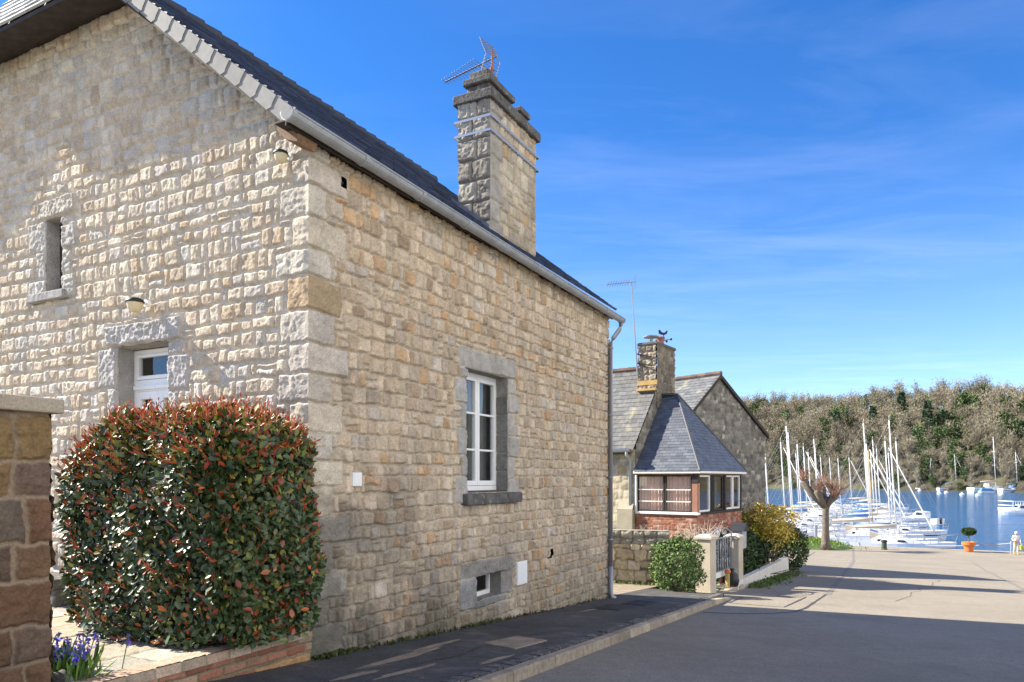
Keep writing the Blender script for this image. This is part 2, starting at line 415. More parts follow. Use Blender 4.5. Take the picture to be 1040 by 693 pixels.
def jambs(sp, x, side, z0, z1, ws, hs, colr, rel, rg, rng):
    z = z0; k = 0
    while z < z1-.05:
        h = min(rng.uniform(*hs), z1-z)
        if z1-z-h < .1: h = z1-z
        w = ws[k % 2]+rng.uniform(-.03, .03); k += 1
        sp.append((x-w, x, z-ZB, z+h-ZB, colr, rel, rg) if side < 0 else (x, x+w, z-ZB, z+h-ZB, colr, rel, rg)); z += h
Y = lambda z: z-ZB
# openings (along wall, z)
W1 = (2.86, 4.0, -.19, 1.43); V1 = (3.11, 3.8, -1.62, -1.3); E1 = (.44, .55, 2.90, 3.0); Hole = (5.40, 5.56, -1.29, -1.13)
street_sp += [(2.66, 4.22, Y(1.43), Y(1.70), (.42, .395, .355), .034, .004)]
jambs(street_sp, 2.86, -1, -.33, 1.43, (.27, .15), (.26, .36), (.41, .395, .365), .032, .005, qr)
jambs(street_sp, 4.0, 1, -.33, 1.43, (.34, .22), (.26, .36), (.41, .385, .35), .032, .005, qr)
street_sp += [(2.70, 4.06, Y(-1.3), Y(-1.09), (.34, .32, .29), .034, .006), (2.66, 3.11, Y(-1.70), Y(-1.3), (.37, .365, .36), .034, .009),
              (3.8, 4.10, Y(-1.64), Y(-1.3), (.34, .32, .29), .03, .005), (3.05, 3.98, Y(-1.72), Y(-1.62), (.34, .34, .34), .02, .002)]
W2 = (3.83, 4.15, 2.24, 3.10); D2 = (1.96, 2.80, -1.42, 1.46)
gable_sp += [(3.53, 4.33, Y(3.10), Y(3.34), GREY, .045, .012), (1.72, 2.97, Y(1.46), Y(1.71), (.40, .385, .36), .06, .014)]
jambs(gable_sp, 4.15, 1, 2.12, 3.10, (.36, .2), (.24, .34), (.48, .45, .40), .03, .010, qr)
jambs(gable_sp, 3.83, -1, 2.12, 3.10, (.3, .17), (.24, .34), (.48, .45, .40), .03, .010, qr)
jambs(gable_sp, 2.80, 1, -1.42, 1.46, (.36, .2), (.32, .48), (.42, .40, .37), .03, .010, qr)
jambs(gable_sp, 1.96, -1, -1.42, 1.46, (.34, .2), (.32, .48), (.42, .40, .37), .028, .009, qr)
YH = lambda o: (o[0], o[1], Y(o[2]), Y(o[3]))
wr = np.random.default_rng(11)
street_pal = [((.55, .44, .315), 5), ((.60, .495, .37), 4), ((.51, .42, .32), 2.2), ((.56, .375, .22), 1.1), ((.43, .325, .225), 1.), ((.54, .47, .39), 1.4)]
masonry('wall', H.p(0, 0, ZB), H.u, UP, -H.v, 8.2, 5.64, .0094, courses(8.2, 5.7, (.12, .19), (.09, .235), wr, .10, .012), street_pal, (.53, .46, .36), house, M['stone'], wr,
        street_sp, [YH(o) for o in (W1, V1, E1, Hole)], joint=.0105, edge=.02, relief=.037, rough=.008, tilt=.02, vary=.011, warp=.012, cvar=(.82, 1.12), fine=.4,
        base_dirt=[((.15, .14, .12), 2.5, 1.1), ((.075, .072, .062), 1.75, 1.0), ((.06, .075, .025), 1.15, .7)], dirt_len=4.5, corner=(hq, -H.u))
k_roof = .79; VT = -.35                                  # pitch; verge overhang
def roof_z(s): return 6.46-k_roof*abs(3.9-s)
wr = np.random.default_rng(12)
gable_pal = [((.56, .47, .36), 4), ((.59, .51, .40), 3), ((.53, .43, .315), 1.6), ((.53, .48, .415), 2), ((.54, .42, .29), .6)]
masonry('wall', H.p(0, 0, ZB), H.v, UP, -H.u, 7.8, 7.86, .0118, courses(7.8, 7.9, (.125, .215), (.12, .30), wr, .08, .016), gable_pal, (.56, .50, .42), house, M['stone'], wr,
        gable_sp, [YH(o) for o in (W2, D2)], cvar=(.86, 1.08), fine=.35, joint=.011, edge=.024, relief=.026, rough=.0055, tilt=.014, vary=.010, warp=.010,
        keep=lambda x, y: (y+ZB < 6.34-k_roof*np.abs(3.9-x)) & (y > .6) & (y+ZB < 5.29), base_dirt=[((.17, .16, .14), 1.6, .5)], corner=(hq, -H.v))
mb = MB(); cst = (.4, .32, .23)
mb.box(H, .03, 6.3, 7.5, 7.8, -2.5, 3.3, cst)
mb.prism([H.p(8.05, 3.9, -2.5), H.p(8.05, 0.02, -2.5), H.p(8.05, .02, 3.15), H.p(8.05, 2.6, 5.2), H.p(8.0, 3.9, 5.6)], H.u*.15, cst); mb.prism([H.p(6.2, 7.8, -2.5), H.p(8.05, 3.9, -2.5), H.p(8.0, 3.9, 6.1), H.p(6.2, 7.8, 3.2)], H.u*.15, cst)  # unseen far end skewed inward to keep its shadow off the pavement
mb.build('wall', M['stone'], house)
# roof
rr = np.random.default_rng(21); spal = [(.026, .044, .095), (.034, .054, .112), (.05, .068, .125)]
cr = 1/sqrt(1+k_roof**2); upv = (H.v*1+UP*k_roof)*cr; nrm = (-H.v*k_roof+UP)*cr
s2q = lambda s: (s+.14)/cr
mb = MB(); O = H.p(0, -.14, roof_z(-.14))
slates(mb, O, H.u, upv, nrm, [(VT+.025, 0), (8.28, 0), (8.28, s2q(2.5)), (8.0, s2q(3.9)), (.2, s2q(3.9)), (VT+.025, s2q(2.5))], .24, .115, rr, spal, lift=.032, jit=.010, var=(.6, 1.5))
O2 = H.p(0, 7.94, roof_z(7.94)); upv2 = (-H.v+UP*k_roof)*cr; nrm2 = (H.v*k_roof+UP)*cr
slates(mb, O2, -H.u, upv2, nrm2, [(-6.4, 0), (-VT, 0), (-VT, s2q(2.5)), (-.2, s2q(3.9)), (-8.0, s2q(3.9))], .24, .115, rr, spal)  # unseen back slope cut short at the far end, trimming the cast shadow
for (ta, tb, tc) in ((.2, VT, -.48), (8.0, 8.28, 8.34)):   # the slip of roof between the hip edge and the verge
    for (s0, sg) in ((2.48, 1), (5.32, -1)) if ta < 1 else ((2.48, 1),):
        mb.prism([H.p(ta, 3.9, 6.46), H.p(tb, s0, roof_z(s0)), H.p(tc, s0, 5.20 if ta < 1 else roof_z(s0)-.02)], (0, 0, -.03), (.06, .065, .075))
roof = mb.build('roof', M['slate'], house)
for (ta, tc, ex) in ((.2, -.48, -H.v),):
    mb = MB()
    d = np.array(H.p(ta, 3.9, 6.46))-H.p(tc-.02, 3.9, 5.18); Lh = np.linalg.norm(d); up = d/Lh; nn = np.cross(ex, up)
    slates(mb, H.p(tc-.02, 3.9, 5.18), ex, up, nn, [(-1.44, 0), (1.44, 0), (0, Lh)], .24, .125, rr, [(.46, .47, .48), (.52, .53, .54), (.42, .43, .44)], lift=.018)  # sun glare put into the colour; the slate itself is dark
    mb.build('hip', M['paleslate'], house)
mb = MB(); rp = []
for i in range(26):
    t = .2+i*.3; mb.tube([H.p(t, 3.9, 6.465), H.p(t+.29, 3.9, 6.465)], [.08, .105], 8, (.05, .055, .07))
mb.build('ridge_tiles', M['slate'], house)
# hip soffit, eaves board, verge boards
mb = MB(); yb = 0
for i in range(5):
    zs_ = 5.26-.14*(4.5-i)/5; mb.box(H, -.47+i*.096, -.47+i*.096+.09, 2.5, 5.3, zs_-.008, zs_+.009)
mb.box(H, -.49, -.467, 2.49, 5.31, 5.12, 5.165)
mb.build('soffit', M['darkwood'], house)
mb = MB()
mb.box(H, -.40, 8.48, -.125, -.105, 3.11, 3.23); mb.box(H, -.40, 8.48, -.105, .02, 3.15, 3.17)

mb.build('eaves_board', M['darkwood'], house, bevel=.004)
for sg in (1, -1):
    mb = MB(); s = lambda q: q if sg == 1 else 7.8-q
    mb.prism([H.p(VT, s(-.1), roof_z(-.1)-.19), H.p(VT, s(2.5), roof_z(2.5)-.19), H.p(.0, s(2.5), roof_z(2.5)-.19), H.p(.0, s(-.1), roof_z(-.1)-.19)], (0, 0, .025))
    mb.build('verge_soffit', M['darkwood'], house)
for sg in (1, -1):
    mb = MB()
    dv = (H.v*sg+UP*k_roof)*cr; dn = (UP-H.v*sg*k_roof)*cr; O = np.array(H.p(VT-.005, -.15 if sg == 1 else 7.95, roof_z(-.15)-.012))
    L = (2.62+.15)/cr; n_ = 14; st = L/n_
    mb.prism([O+dv*.0-dn*.12, O+dv*L-dn*.12, O+dv*L+dn*.024, O+dn*.024], H.u*.02, (.06, .06, .06))
    for i in range(n_):
        q0 = i*st; c = RNG.uniform(.22, .27); P = []
        for (a, b) in ((.0, .03), (st*1.12, .03), (st*1.12, -.115), (.03, -.125), (-.01, -.08), (.0, -.05)): P.append(O+dv*(q0+a)+dn*b-H.u*(.006+.008*max(0, 1-a/(st))))
        mb.prism(P, -H.u*.006, (c, c*.985, c*.95))
    mb.build('verge_slates', M['paleslate'], house)
mb = MB()                                               # rafter foot at the corner
mb.prism([H.p(-.25, -.13, 3.10), H.p(-.25, .14, 3.27), H.p(-.25, .14, 3.18), H.p(-.25, .03, 3.08), H.p(-.25, -.1, 3.03)], H.u*.24)
mb.build('rafter_foot', M['oldwood'], house, bevel=.006)
# gutter and downpipe
mb = MB(); gr = .075
def half_pipe(t0, t1, zc0, zc1, r, th):
    n = 10; ring = []
    for (t, zc) in ((t0, zc0), (t1, zc1)):
        o = [H.p(t, -.19+r*cos(a), zc+r*sin(a)) for a in np.linspace(pi, 2*pi, n)]; i = [H.p(t, -.19+(r-th)*cos(a), zc+(r-th)*sin(a)) for a in np.linspace(2*pi, pi, n)]
        ring.append(o+i)
    k = len(mb.v); m_ = 2*n; mb.v += [tuple(p) for p in ring[0]+ring[1]]; mb.c += [(.5,)*3]*(2*m_)
    for j in range(m_): mb.f.append((k+j, k+m_+j, k+m_+(j+1) % m_, k+(j+1) % m_))
    for j in range(n-1): mb.f.append((k+j, k+j+1, k+m_-2-j, k+m_-1-j)); mb.f.append((k+m_+j, k+m_+j+1, k+2*m_-2-j, k+2*m_-1-j))
gzc = lambda t: 3.195-.008*t
half_pipe(-.46, 8.48, gzc(-.46), gzc(8.48), gr, .006)
for i in range(10): t = -.46+i*.99; half_pipe(t, t+.045, gzc(t), gzc(t+.045), gr+.008, .012)
mb.tube([H.p(-.46, -.115, gzc(0)), H.p(8.48, -.115, gzc(8.48))], .012, 6); mb.tube([H.p(-.46, -.265, gzc(0)), H.p(8.48, -.265, gzc(8.48))], .011, 6)
for t in (-.462, 8.478):
    ge = MB(); ge.prism([H.p(t, -.19+gr*cos(a), gzc(t)+gr*sin(a)) for a in np.linspace(pi, 2*pi, 9)], H.u*.004); ge.build('gutter_end', M['lead'], house)
mb.build('gutter', M['zinc'], house, smooth=False)
mb = MB()
mb.tube([H.p(8.42, -.19, gzc(8.2)-.06), H.p(8.42, -.19, 3.0), H.p(8.38, -.18, 2.92), H.p(8.18, -.12, 2.72), H.p(8.12, -.085, 2.6), H.p(8.12, -.085, -1.75)], .043, 12)
mb.tube([H.p(8.12, -.085, -1.7), H.p(8.12, -.085, -2.22), H.p(8.12, -.12, -2.29), H.p(8.12, -.18, -2.33)], .052, 12)
for z in (2.5, 1.2, 0., -1.2): mb.tube([H.p(8.12, -.085, z), H.p(8.12, -.085, z+.035)], .052, 12); mb.box(H, 8.1, 8.14, -.085, .0, z+.005, z+.03)
mb.build('downpipe', M['steel'], house, smooth=True)

# windows of the house
PS = lambda a, d, z: H.p(a, d, z); PG = lambda a, d, z: H.p(d, a, z)
class Q:                                                # a frame for MB.box: along, depth, z
    def __init__(s, f): s.p = f
QS, QG = Q(PS), Q(PG)
def reveal(parent, q, o, dep, m, name='reveal', bottom=True):
    a0, a1, z0, z1 = o; mb = MB()
    mb.box(q, a0-.03, a0, -.006, dep, z0-.03, z1+.03); mb.box(q, a1, a1+.03, -.006, dep, z0-.03, z1+.03); mb.box(q, a0-.002, a1+.002, -.004, dep, z1, z1+.03)
    if bottom: mb.box(q, a0-.002, a1+.002, .002, dep, z0-.03, z0)
    return mb.build(name, m, parent)
def casement(q, parent, o, dep, bars, mull, name='window', fw=.05, cw=.055, ext=.012, m='whitepaint', bot=.05):
    a0, a1, z0, z1 = o; mb = MB(); d0, d1 = dep, dep+.06
    for b in ((a0, a0+fw, z0, z1), (a1-fw, a1, z0, z1), (a0+fw, a1-fw, z1-fw, z1), (a0+fw, a1-fw, z0, z0+bot)): mb.box(q, b[0], b[1], d0, d1, b[2], b[3])
    xs = [a0+fw]+[a0+(a1-a0)*f for f in mull]+[a1-fw]
    for i in range(len(xs)-1):
        l = xs[i]+.003; r = xs[i+1]-.003; b_ = z0+bot+.003; t_ = z1-fw-.003
        for b in ((l, l+cw, b_, t_), (r-cw, r, b_, t_), (l+cw, r-cw, t_-cw, t_), (l+cw, r-cw, b_, b_+cw*1.2)): mb.box(q, b[0], b[1], d0-ext, d1-.015, b[2], b[3])
        for f in bars: z = b_+(t_-b_)*f; mb.box(q, l+cw, r-cw, d0-ext+.006, d0+.02, z-.014, z+.014)
    w = mb.build(name, M[m], parent, bevel=.004)
    g = MB()
    for i in range(len(xs)-1): g.poly([q.p(a, d0+.02, z) for a, z in ((xs[i]+cw-.01, z0+bot), (xs[i+1]-cw+.01, z0+bot), (xs[i+1]-cw+.01, z1-fw), (xs[i]+cw-.01, z1-fw))])
    g.build('pane', M['glass'], w); return w
def drape(name, q, a0, a1, dep, z0, z1, m, parent, waves=9, amp=.03):
    V = []; F = []; n = 80
    for i in range(n+1):
        a = a0+(a1-a0)*i/n; dd = dep+amp*sin(i/n*waves*2*pi)+amp*.5*sin(i/n*waves*3.3*pi+1)
        V += [q.p(a, dd, z0), q.p(a, dd, z1)]
    for i in range(n): F.append((2*i, 2*i+2, 2*i+3, 2*i+1))
    return npmesh(name, np.array(V), np.array(F), m, parent, smooth=True)
M['jamb'] = mat('shaded_jamb_granite', (.22, .21, .195), .9, noise=[(6, .2, 5), (70, .35, 3)], bump=[(50, .5, .01)])  # darker granite copy: shade of the street reveals put into its colour
w = casement(QS, house, W1, .17, (.33, .665), (.5,), bot=.09)
reveal(w, QS, W1, .24, M['jamb'])
drape('curtain', QS, 3.05, 3.97, .34, -.15, 1.4, M['greycurtain'], w, 4)
mb = MB(); mb.hexa([PS(2.74, -.10, -.345), PS(4.30, -.10, -.345), PS(4.30, .2, -.345), PS(2.74, .2, -.345), PS(2.74, -.10, -.205), PS(4.30, -.10, -.205), PS(4.30, .2, -.16), PS(2.74, .2, -.16)])
mb.build('sill', M['darkgranite'], w, bevel=.012)
masonry('jamb', H.p(3.992, -.01, -.17), H.v, UP, -H.u, .18, 1.6, .008, [(0, .2, i*.27, i*.27+.27) for i in range(6)], [((.21, .20, .185), 3), ((.16, .153, .14), 2), ((.26, .25, .23), 1)], (.3, .27, .22), w, M['stone'], qr, joint=.008, edge=.02, relief=.010, rough=.005)  # jamb stones darkened to carry the shade inside the reveal
w = casement(QS, house, V1, .17, (), (), fw=.022, cw=.022, bot=.03); reveal(w, QS, V1, .24, M['jamb'])
for o in (E1, Hole):
    mb = MB(); mb.box(QS, o[0]-.03, o[1]+.03, .10, .13, o[2]-.03, o[3]+.03)
    mb.build('air_vent', M['darkwood'], house)
w = casement(QG, house, (W2[0], W2[1], W2[2], W2[3]), .15, (), (), fw=.03, cw=.03, m='darkwood'); reveal(w, QG, W2, .24, M['granite'])
mb = MB(); mb.hexa([PG(3.70, -.09, 2.115), PG(4.42, -.09, 2.115), PG(4.42, .16, 2.115), PG(3.70, .16, 2.115), PG(3.70, -.09, 2.215), PG(4.42, -.09, 2.215), PG(4.42, .16, 2.238), PG(3.70, .16, 2.238)])
mb.build('sill', M['granite'], w, bevel=.01)
dr = casement(QG, house, (D2[0], D2[1], D2[2], 1.03), .19, (.33, .66), (.5,), name='door', fw=.05, cw=.085, bot=.1)
reveal(dr, QG, D2, .27, M['granite'])
w = casement(QG, house, (D2[0], D2[1], 1.04, D2[3]-.01), .19, (), (), fw=.05, cw=.035, bot=.07)
mb = MB(); mb.box(QG, 1.97, 2.79, .165, .2, 1.0, 1.045); mb.build('transom', M['whitepaint'], w, bevel=.006)
for (a0, a1, z0, z1, nm) in ((4.21, 4.53, -1.56, -1.22, 'meter_cover'), (.57, .71, -.08, .06, 'vent_cover')):
    mb = MB(); mb.box(QS, a0, a1, -.062, -.005, z0, z1); o = mb.build(nm, M['whitepaint'], house, bevel=.006)
    mb = MB(); mb.box(QS, a0+.02, a1-.02, -.066, -.062, z0+.02, z1-.02); mb.build('lid', M['whitepaint'], o, bevel=.003)

# chimney
cr_ = np.random.default_rng(31)
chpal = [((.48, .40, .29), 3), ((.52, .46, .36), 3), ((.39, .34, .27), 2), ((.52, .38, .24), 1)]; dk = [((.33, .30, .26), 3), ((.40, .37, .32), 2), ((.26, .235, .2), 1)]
CT0, CT1, CS1, CZ0, CZ1 = 3.48, 4.90, .48, 2.95, 5.19
ch = masonry('chimney', H.p(CT0, -.005, CZ0), H.u, UP, -H.v, CT1-CT0, CZ1-CZ0, .012, courses(1.5, 2.3, (.15, .27), (.13, .24), cr_, .1, .01), chpal, (.3, .265, .21), house, M['stone'], cr_,
             [(0, .26+.1*(i % 2), i*.3, i*.3+.3, (.38, .35, .31), .022, .006) for i in range(8)], joint=.007, edge=.025, relief=.022, rough=.006, corner=(lambda ys: 0*ys+.02, -H.u))
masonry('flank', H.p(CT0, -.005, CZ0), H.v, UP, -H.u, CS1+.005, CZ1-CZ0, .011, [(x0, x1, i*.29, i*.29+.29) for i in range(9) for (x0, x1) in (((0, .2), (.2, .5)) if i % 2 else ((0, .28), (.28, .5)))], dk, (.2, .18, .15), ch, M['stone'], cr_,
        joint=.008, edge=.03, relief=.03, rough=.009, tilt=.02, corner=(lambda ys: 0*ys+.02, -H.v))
masonry('flank', H.p(CT1, CS1, CZ0), -H.v, UP, H.u, CS1+.005, CZ1-CZ0, .02, courses(.5, 2.3, (.18, .28), (.15, .25), cr_), chpal, (.3, .265, .21), ch, M['stone'], cr_, edge=.03)
masonry('back', H.p(CT0, CS1, CZ0), H.u, UP, H.v, CT1-CT0, CZ1-CZ0, .02, courses(1.5, 2.3, (.18, .28), (.15, .25), cr_), chpal, (.3, .265, .21), ch, M['stone'], cr_, edge=.03)
mb = MB()
mb.box(H, CT0-.07, CT1+.07, -.08, CS1+.07, CZ1-.005, CZ1+.13); mb.box(H, CT0+.08, CT0+.72, .05, CS1-.07, CZ1+.13, CZ1+.29)
mb.box(H, CT0+.03, CT0+.78, 0, CS1-.03, CZ1+.29, CZ1+.38); mb.box(H, CT0+.1, CT0+.4, .08, CS1-.1, CZ1+.38, CZ1+.5)
mb.box(H, CT0+1.08, CT0+1.34, .08, CS1-.1, CZ1+.13, CZ1+.32); mb.box(H, CT0+1.04, CT0+1.38, .04, CS1-.06, CZ1+.32, CZ1+.4)
mb.build('cap', M['darkgranite'], ch, bevel=.016)
for z in (4.93, 4.73):
    mb = MB(); e = .05
    mb.box(H, CT0-e, CT1+e, -e-.006, -e, z, z+.034); mb.box(H, CT0-e-.006, CT0-e, -e, CS1+e, z, z+.034); mb.box(H, CT1+e, CT1+e+.006, -e, CS1+e, z, z+.034); mb.box(H, CT0-e, CT1+e, CS1+e, CS1+e+.006, z, z+.034)
    mb.build('strap', M['steelband'], ch)
mb = MB()
mb.prism([H.p(CT0-.045, -.02, roof_z(-.02)+.0), H.p(CT0-.045, CS1+.1, roof_z(CS1+.1)+.0), H.p(CT0-.045, CS1+.1, roof_z(CS1+.1)+.09), H.p(CT0-.045, -.02, roof_z(-.02)+.09)], -H.u*.006)
mb.prism([H.p(CT0-.03, -.02, roof_z(-.02)+.022), H.p(CT0-.03, CS1+.1, roof_z(CS1+.1)+.022), H.p(CT0-.2, CS1+.1, roof_z(CS1+.1)+.022), H.p(CT0-.2, -.02, roof_z(-.02)+.022)], (0, 0, .006))
mb.build('flashing', M['lead'], ch)

# television antenna on the chimney
az = CZ1+.38
an = thing('tv_antenna', 'rusty television antenna with grid reflector on the tall stone chimney', 'antenna', H.p(CT0+.62, .3, az))
base = np.array(H.p(CT0+.62, .3, az)); top = base+UP*.62
mb = MB(); mb.tube([base, top+UP*.06], .016, 8); mb.tube([base+H.v*.05-H.u*.12, top-UP*.1], .012, 6); mb.build('mast', M['pottery'], an)
bd = np.array([-.78, .62, -.02]); bd /= np.linalg.norm(bd); sd = np.cross(UP, bd); sd /= np.linalg.norm(sd)
mb = MB(); b0 = top-UP*.05; mb.tube([b0-bd*.08, b0+bd*.95], .011, 6); mb.tube([b0-bd*.05-UP*.2, b0+bd*.3], .008, 6)
mb.build('boom', M['aerial'], an)
mb = MB()
for i in range(13):
    c = b0+bd*(.22+.06*i); l = .17-.007*i; mb.tube([c-sd*l, c+sd*l], .0045, 5)
mb.build('elements', M['aerial'], an)
for sg in (1, -1):
    mb = MB(); dd = (UP*sg*.8-bd*-.35*1); dd /= np.linalg.norm(dd)
    for i in range(7): c = b0-bd*.02+dd*(.04+.042*i); mb.tube([c-sd*.17, c+sd*.17], .005, 5)
    for l in (-.16, 0, .16): mb.tube([b0-bd*.02+sd*l, b0-bd*.02+dd*.3+sd*l], .006, 5)
    mb.build('reflector', M['aerial'], an)

# lamps
def flood(root, o, out, side, s):
    o = np.array(o); mb = MB(); mb.tube([o, o+out*.05*s], .05*s, 12); mb.tube([o+out*.05*s, o+out*.12*s-UP*.015*s], .022*s, 10)
    mb.build('bracket', M['whitepaint'], root)
    c = o+out*.18*s-UP*.02*s+side*.03*s
    mb = MB(); pts = []
    for k, (r, h) in enumerate(((.02, .062), (.07, .06), (.105, .04), (.115, .015), (.118, 0))): pts.append((r*s, h*s))
    mb.lathe(c, pts[::-1], 20); mb.build('hood', M['black'], root, smooth=True)
    mb = MB(); mb.lathe(c, [(.03*s, -.13*s), (.065*s, -.115*s), (.09*s, -.07*s), (.103*s, -.01*s), (.104*s, 0)], 20); mb.build('lamp_shade', M['cream'], root, smooth=True)
lp = thing('wall_lamp', 'cream flood lamp with dark hood above the gable door lintel', 'lamp', PG(2.28, -.07, 1.86), H.ang)
flood(lp, PG(2.2, -.06, 1.87), -H.u, H.v, .8)
lp = thing('wall_lamp', 'yellowed flood lamp under the eaves at the house corner', 'lamp', PG(.22, -.05, 3.0), H.ang)
flood(lp, PG(.16, -.06, 3.02), -H.u, H.v, .6)
# ================================================================== ground
def sheet(name, ts, ss_, zf, m, kind='structure'):
    ts = np.array(ts, float); ss_ = np.array(ss_, float)
    V = np.array([H.p(t, s, zf(t, s)) for t in ts for s in ss_]); n = len(ss_); i = np.arange(len(ts)*n).reshape(len(ts), n)
    q = np.stack([i[:-1, :-1], i[1:, :-1], i[1:, 1:], i[:-1, 1:]], -1).reshape(-1, 4)
    return struct(npmesh(name, V, q, m, None, None, True, loc=H.p(0, 0, -1.7), rz=0), kind)
QE = 63.2
rd = lambda t, s: gz(t)-.10+.012*sin(t*.7+s*.4)*min(1, max(0, -s-3)*.3)
sheet('road', list(np.arange(-16, 63, .75))+[QE], [-90, -60, -40, -25, -16]+list(np.arange(-12, 0, 1.))+[2, 6, 12, 25, 60], rd, M['asphalt'])
pv = lambda t, s: gz(t)+.008*sin(t*1.9+s*3)*max(0, min(1, -s*2))
sheet('pavement', np.arange(-9, 11.01, .25), np.linspace(-1.56, .06, 9), pv, M['pavement'])
sheet('yard', np.arange(8.19, 13.5, .4), np.linspace(.06, 5, 6), lambda t, s: gz(t)-.002, M['patch'])
kr = np.random.default_rng(41)
mb = MB()                                               # rough setts between the pavement and the kerb
t = -9.
while t < 10.9:
    l = kr.uniform(.07, .13); z = gz(t)+kr.uniform(-.004, .024)
    mb.hexa([H.p(a, b, zz) for zz, sh in ((z-.15, 0), (z+.004, .008)) for a, b in ((t+.008+sh, -1.695+sh), (t+l-sh, -1.695+sh), (t+l-sh, -1.55-sh), (t+.008+sh, -1.55-sh))]); t += l
struct(mb.build('kerb_setts', M['darkgranite'], loc=H.p(0, -1.65, -1.7)))
mb = MB(); t = -9.
while t < 10.8:
    l = kr.uniform(.7, 1.0); z0, z1 = gz(t)+.012, gz(t+l)+.012; dr0 = .07*max(0, (t-9.6)/1.2); dr1 = .07*max(0, (t+l-9.6)/1.2)
    mb.hexa([H.p(t+.007, -1.84, z0-.3), H.p(t+l-.007, -1.84, z1-.3), H.p(t+l-.004, -1.70, z1-.3), H.p(t+.004, -1.70, z0-.3),
             H.p(t+.004, -1.825, z0-dr0), H.p(t+l-.004, -1.825, z1-dr1), H.p(t+l-.004, -1.70, z1-dr1), H.p(t+.004, -1.70, z0-dr0)], tuple(np.array((.36, .305, .23))*kr.uniform(.8, 1.15))); t += l
struct(mb.build('kerb', M['farstone'], bevel=.016, loc=H.p(0, -1.78, -1.7)))
def strip(name, pts, w, m, zf, lift):                    # a sealed joint or channel lying on the road
    mb = MB(); P = np.array(pts, float); out = []
    for i in range(len(P)-1):
        n = max(1, int(np.linalg.norm(P[i+1]-P[i])/.3))
        for k in range(n): out.append(P[i]+(P[i+1]-P[i])*k/n)
    out.append(P[-1]); out = np.array(out); kr2 = np.random.default_rng(5)
    V = []
    for i, p in enumerate(out):
        d = out[min(i+1, len(out)-1)]-out[max(i-1, 0)]; d /= np.linalg.norm(d); nn = np.array([-d[1], d[0]]); ww = w/2*kr2.uniform(.75, 1.25)
        for sg in (-1, 1): q = p+nn*sg*ww; V.append(H.p(q[0], q[1], zf(q[0], q[1])+lift))
    F = [(2*i, 2*i+1, 2*i+3, 2*i+2) for i in range(len(out)-1)]
    return struct(npmesh(name, np.array(V), np.array(F), m))
crk = np.random.default_rng(77)
def wander(p, q, n, j): p, q = np.array(p), np.array(q); return [tuple(p+(q-p)*k/n+(crk.normal(0, j, 2) if 0 < k < n else 0)) for k in range(n+1)]
J_ = [(10.04, -1.95), (11.75, -1.95), (13.02, -3.16), (10.0, -3.02), (10.0, -1.97)]
strip('road_joint', J_, .045, M['tar'], rd, .005)
strip('road_joint', [(14.3, -3.5), (10.2, -3.40), (9.3, -3.3), (8.75, -3.05), (8.2, -2.6), (7.83, -1.92)], .055, M['tar'], rd, .005)
strip('road_channel', [(14.2, -3.53), (43.1, -3.07), (61, -2.4)], .15, M['channel'], rd, .005)
strip('road_joint', [(22., -8.6), (40.6, -9.4), (50, -9.8)], .1, M['channel'], rd, .005)
for (p_, q_) in (((13.5, -5.), (25., -6.5)), ((18., -4), (19.5, -12.))): strip('road_crack', wander(p_, q_, 12, .07), .016, M['tar'], rd, .004)
for (p_, q_) in (((.3, -.9), (4.6, -1.1)), ((3.6, -.1), (3.9, -1.5)), ((5.4, -.1), (5.2, -1.5))): strip('pavement_crack', wander(p_, q_, 10, .05), .014, M['tar'], pv, .004)
mb = MB(); mb.hexa([H.p(a, b, pv(a, b)+dz) for dz in (-.05, .014) for a, b in ((1.75, -1.28), (2.45, -1.34), (2.5, -.92), (1.82, -.86))])
tag(mb.build('manhole_cover', M['patch'], bevel=.006), 'tan concrete manhole slab set in the dark pavement by the kerb', 'manhole cover')
def flatbox(name, t0, t1, s0, s1, m, label, lift=.008):
    mb = MB(); mb.hexa([H.p(a, b, pv(a, b)+dz) for dz in (-.05, lift) for a, b in ((t0, s0), (t1, s0), (t1, s1), (t0, s1))])
    o = mb.build(name, m, bevel=.003)
    mb = MB()
    for i in range(5): a = t0+(t1-t0)*(i+.5)/5; mb.hexa([H.p(x, b, pv(x, b)+dz) for dz in (lift, lift+.006) for x, b in ((a-.02, s0+.05), (a+.02, s0+.05), (a+.02, s1-.05), (a-.02, s1-.05))])
    mb.build('tread_bars', m, o); return tag(o, label, 'drain cover')
flatbox('drain_cover', 6.1, 7.0, -.95, -.45, M['iron'], 'black iron drain cover in the pavement, nearer the house wall')
flatbox('drain_cover', 7.2, 8.0, -1.05, -.6, M['iron'], 'black iron drain cover in the pavement beside the downpipe foot')
pp = np.random.default_rng(8)
def blot(t, s, rt, rs, n=18):
    V = [H.p(t, s, pv(t, s)+.004)]; k = pp.uniform(.7, 1.2, n)
    for i in range(n):
        a = 2*pi*i/n; q = (t+rt*k[i]*cos(a), s+rs*k[i]*sin(a)); V.append(H.p(q[0], q[1], pv(*q)+.004))
    return V, [(0, 1+i, 1+(i+1) % n) for i in range(n)]
V, F = [], []
for b in ((.6, -.62, .75, .07), (1.4, -.52, .5, .06), (.1, -1.05, .5, .05), (-.3, -.8, .35, .06), (5.9, -.55, .5, .05), (1.1, -1.4, .35, .05)):
    v, f = blot(*b); k = len(V); V += v; F += [tuple(i+k for i in q) for q in f]
struct(npmesh('pavement_patches', np.array(V), np.zeros((0, 4), int), M['patch'], tris=np.array(F)))
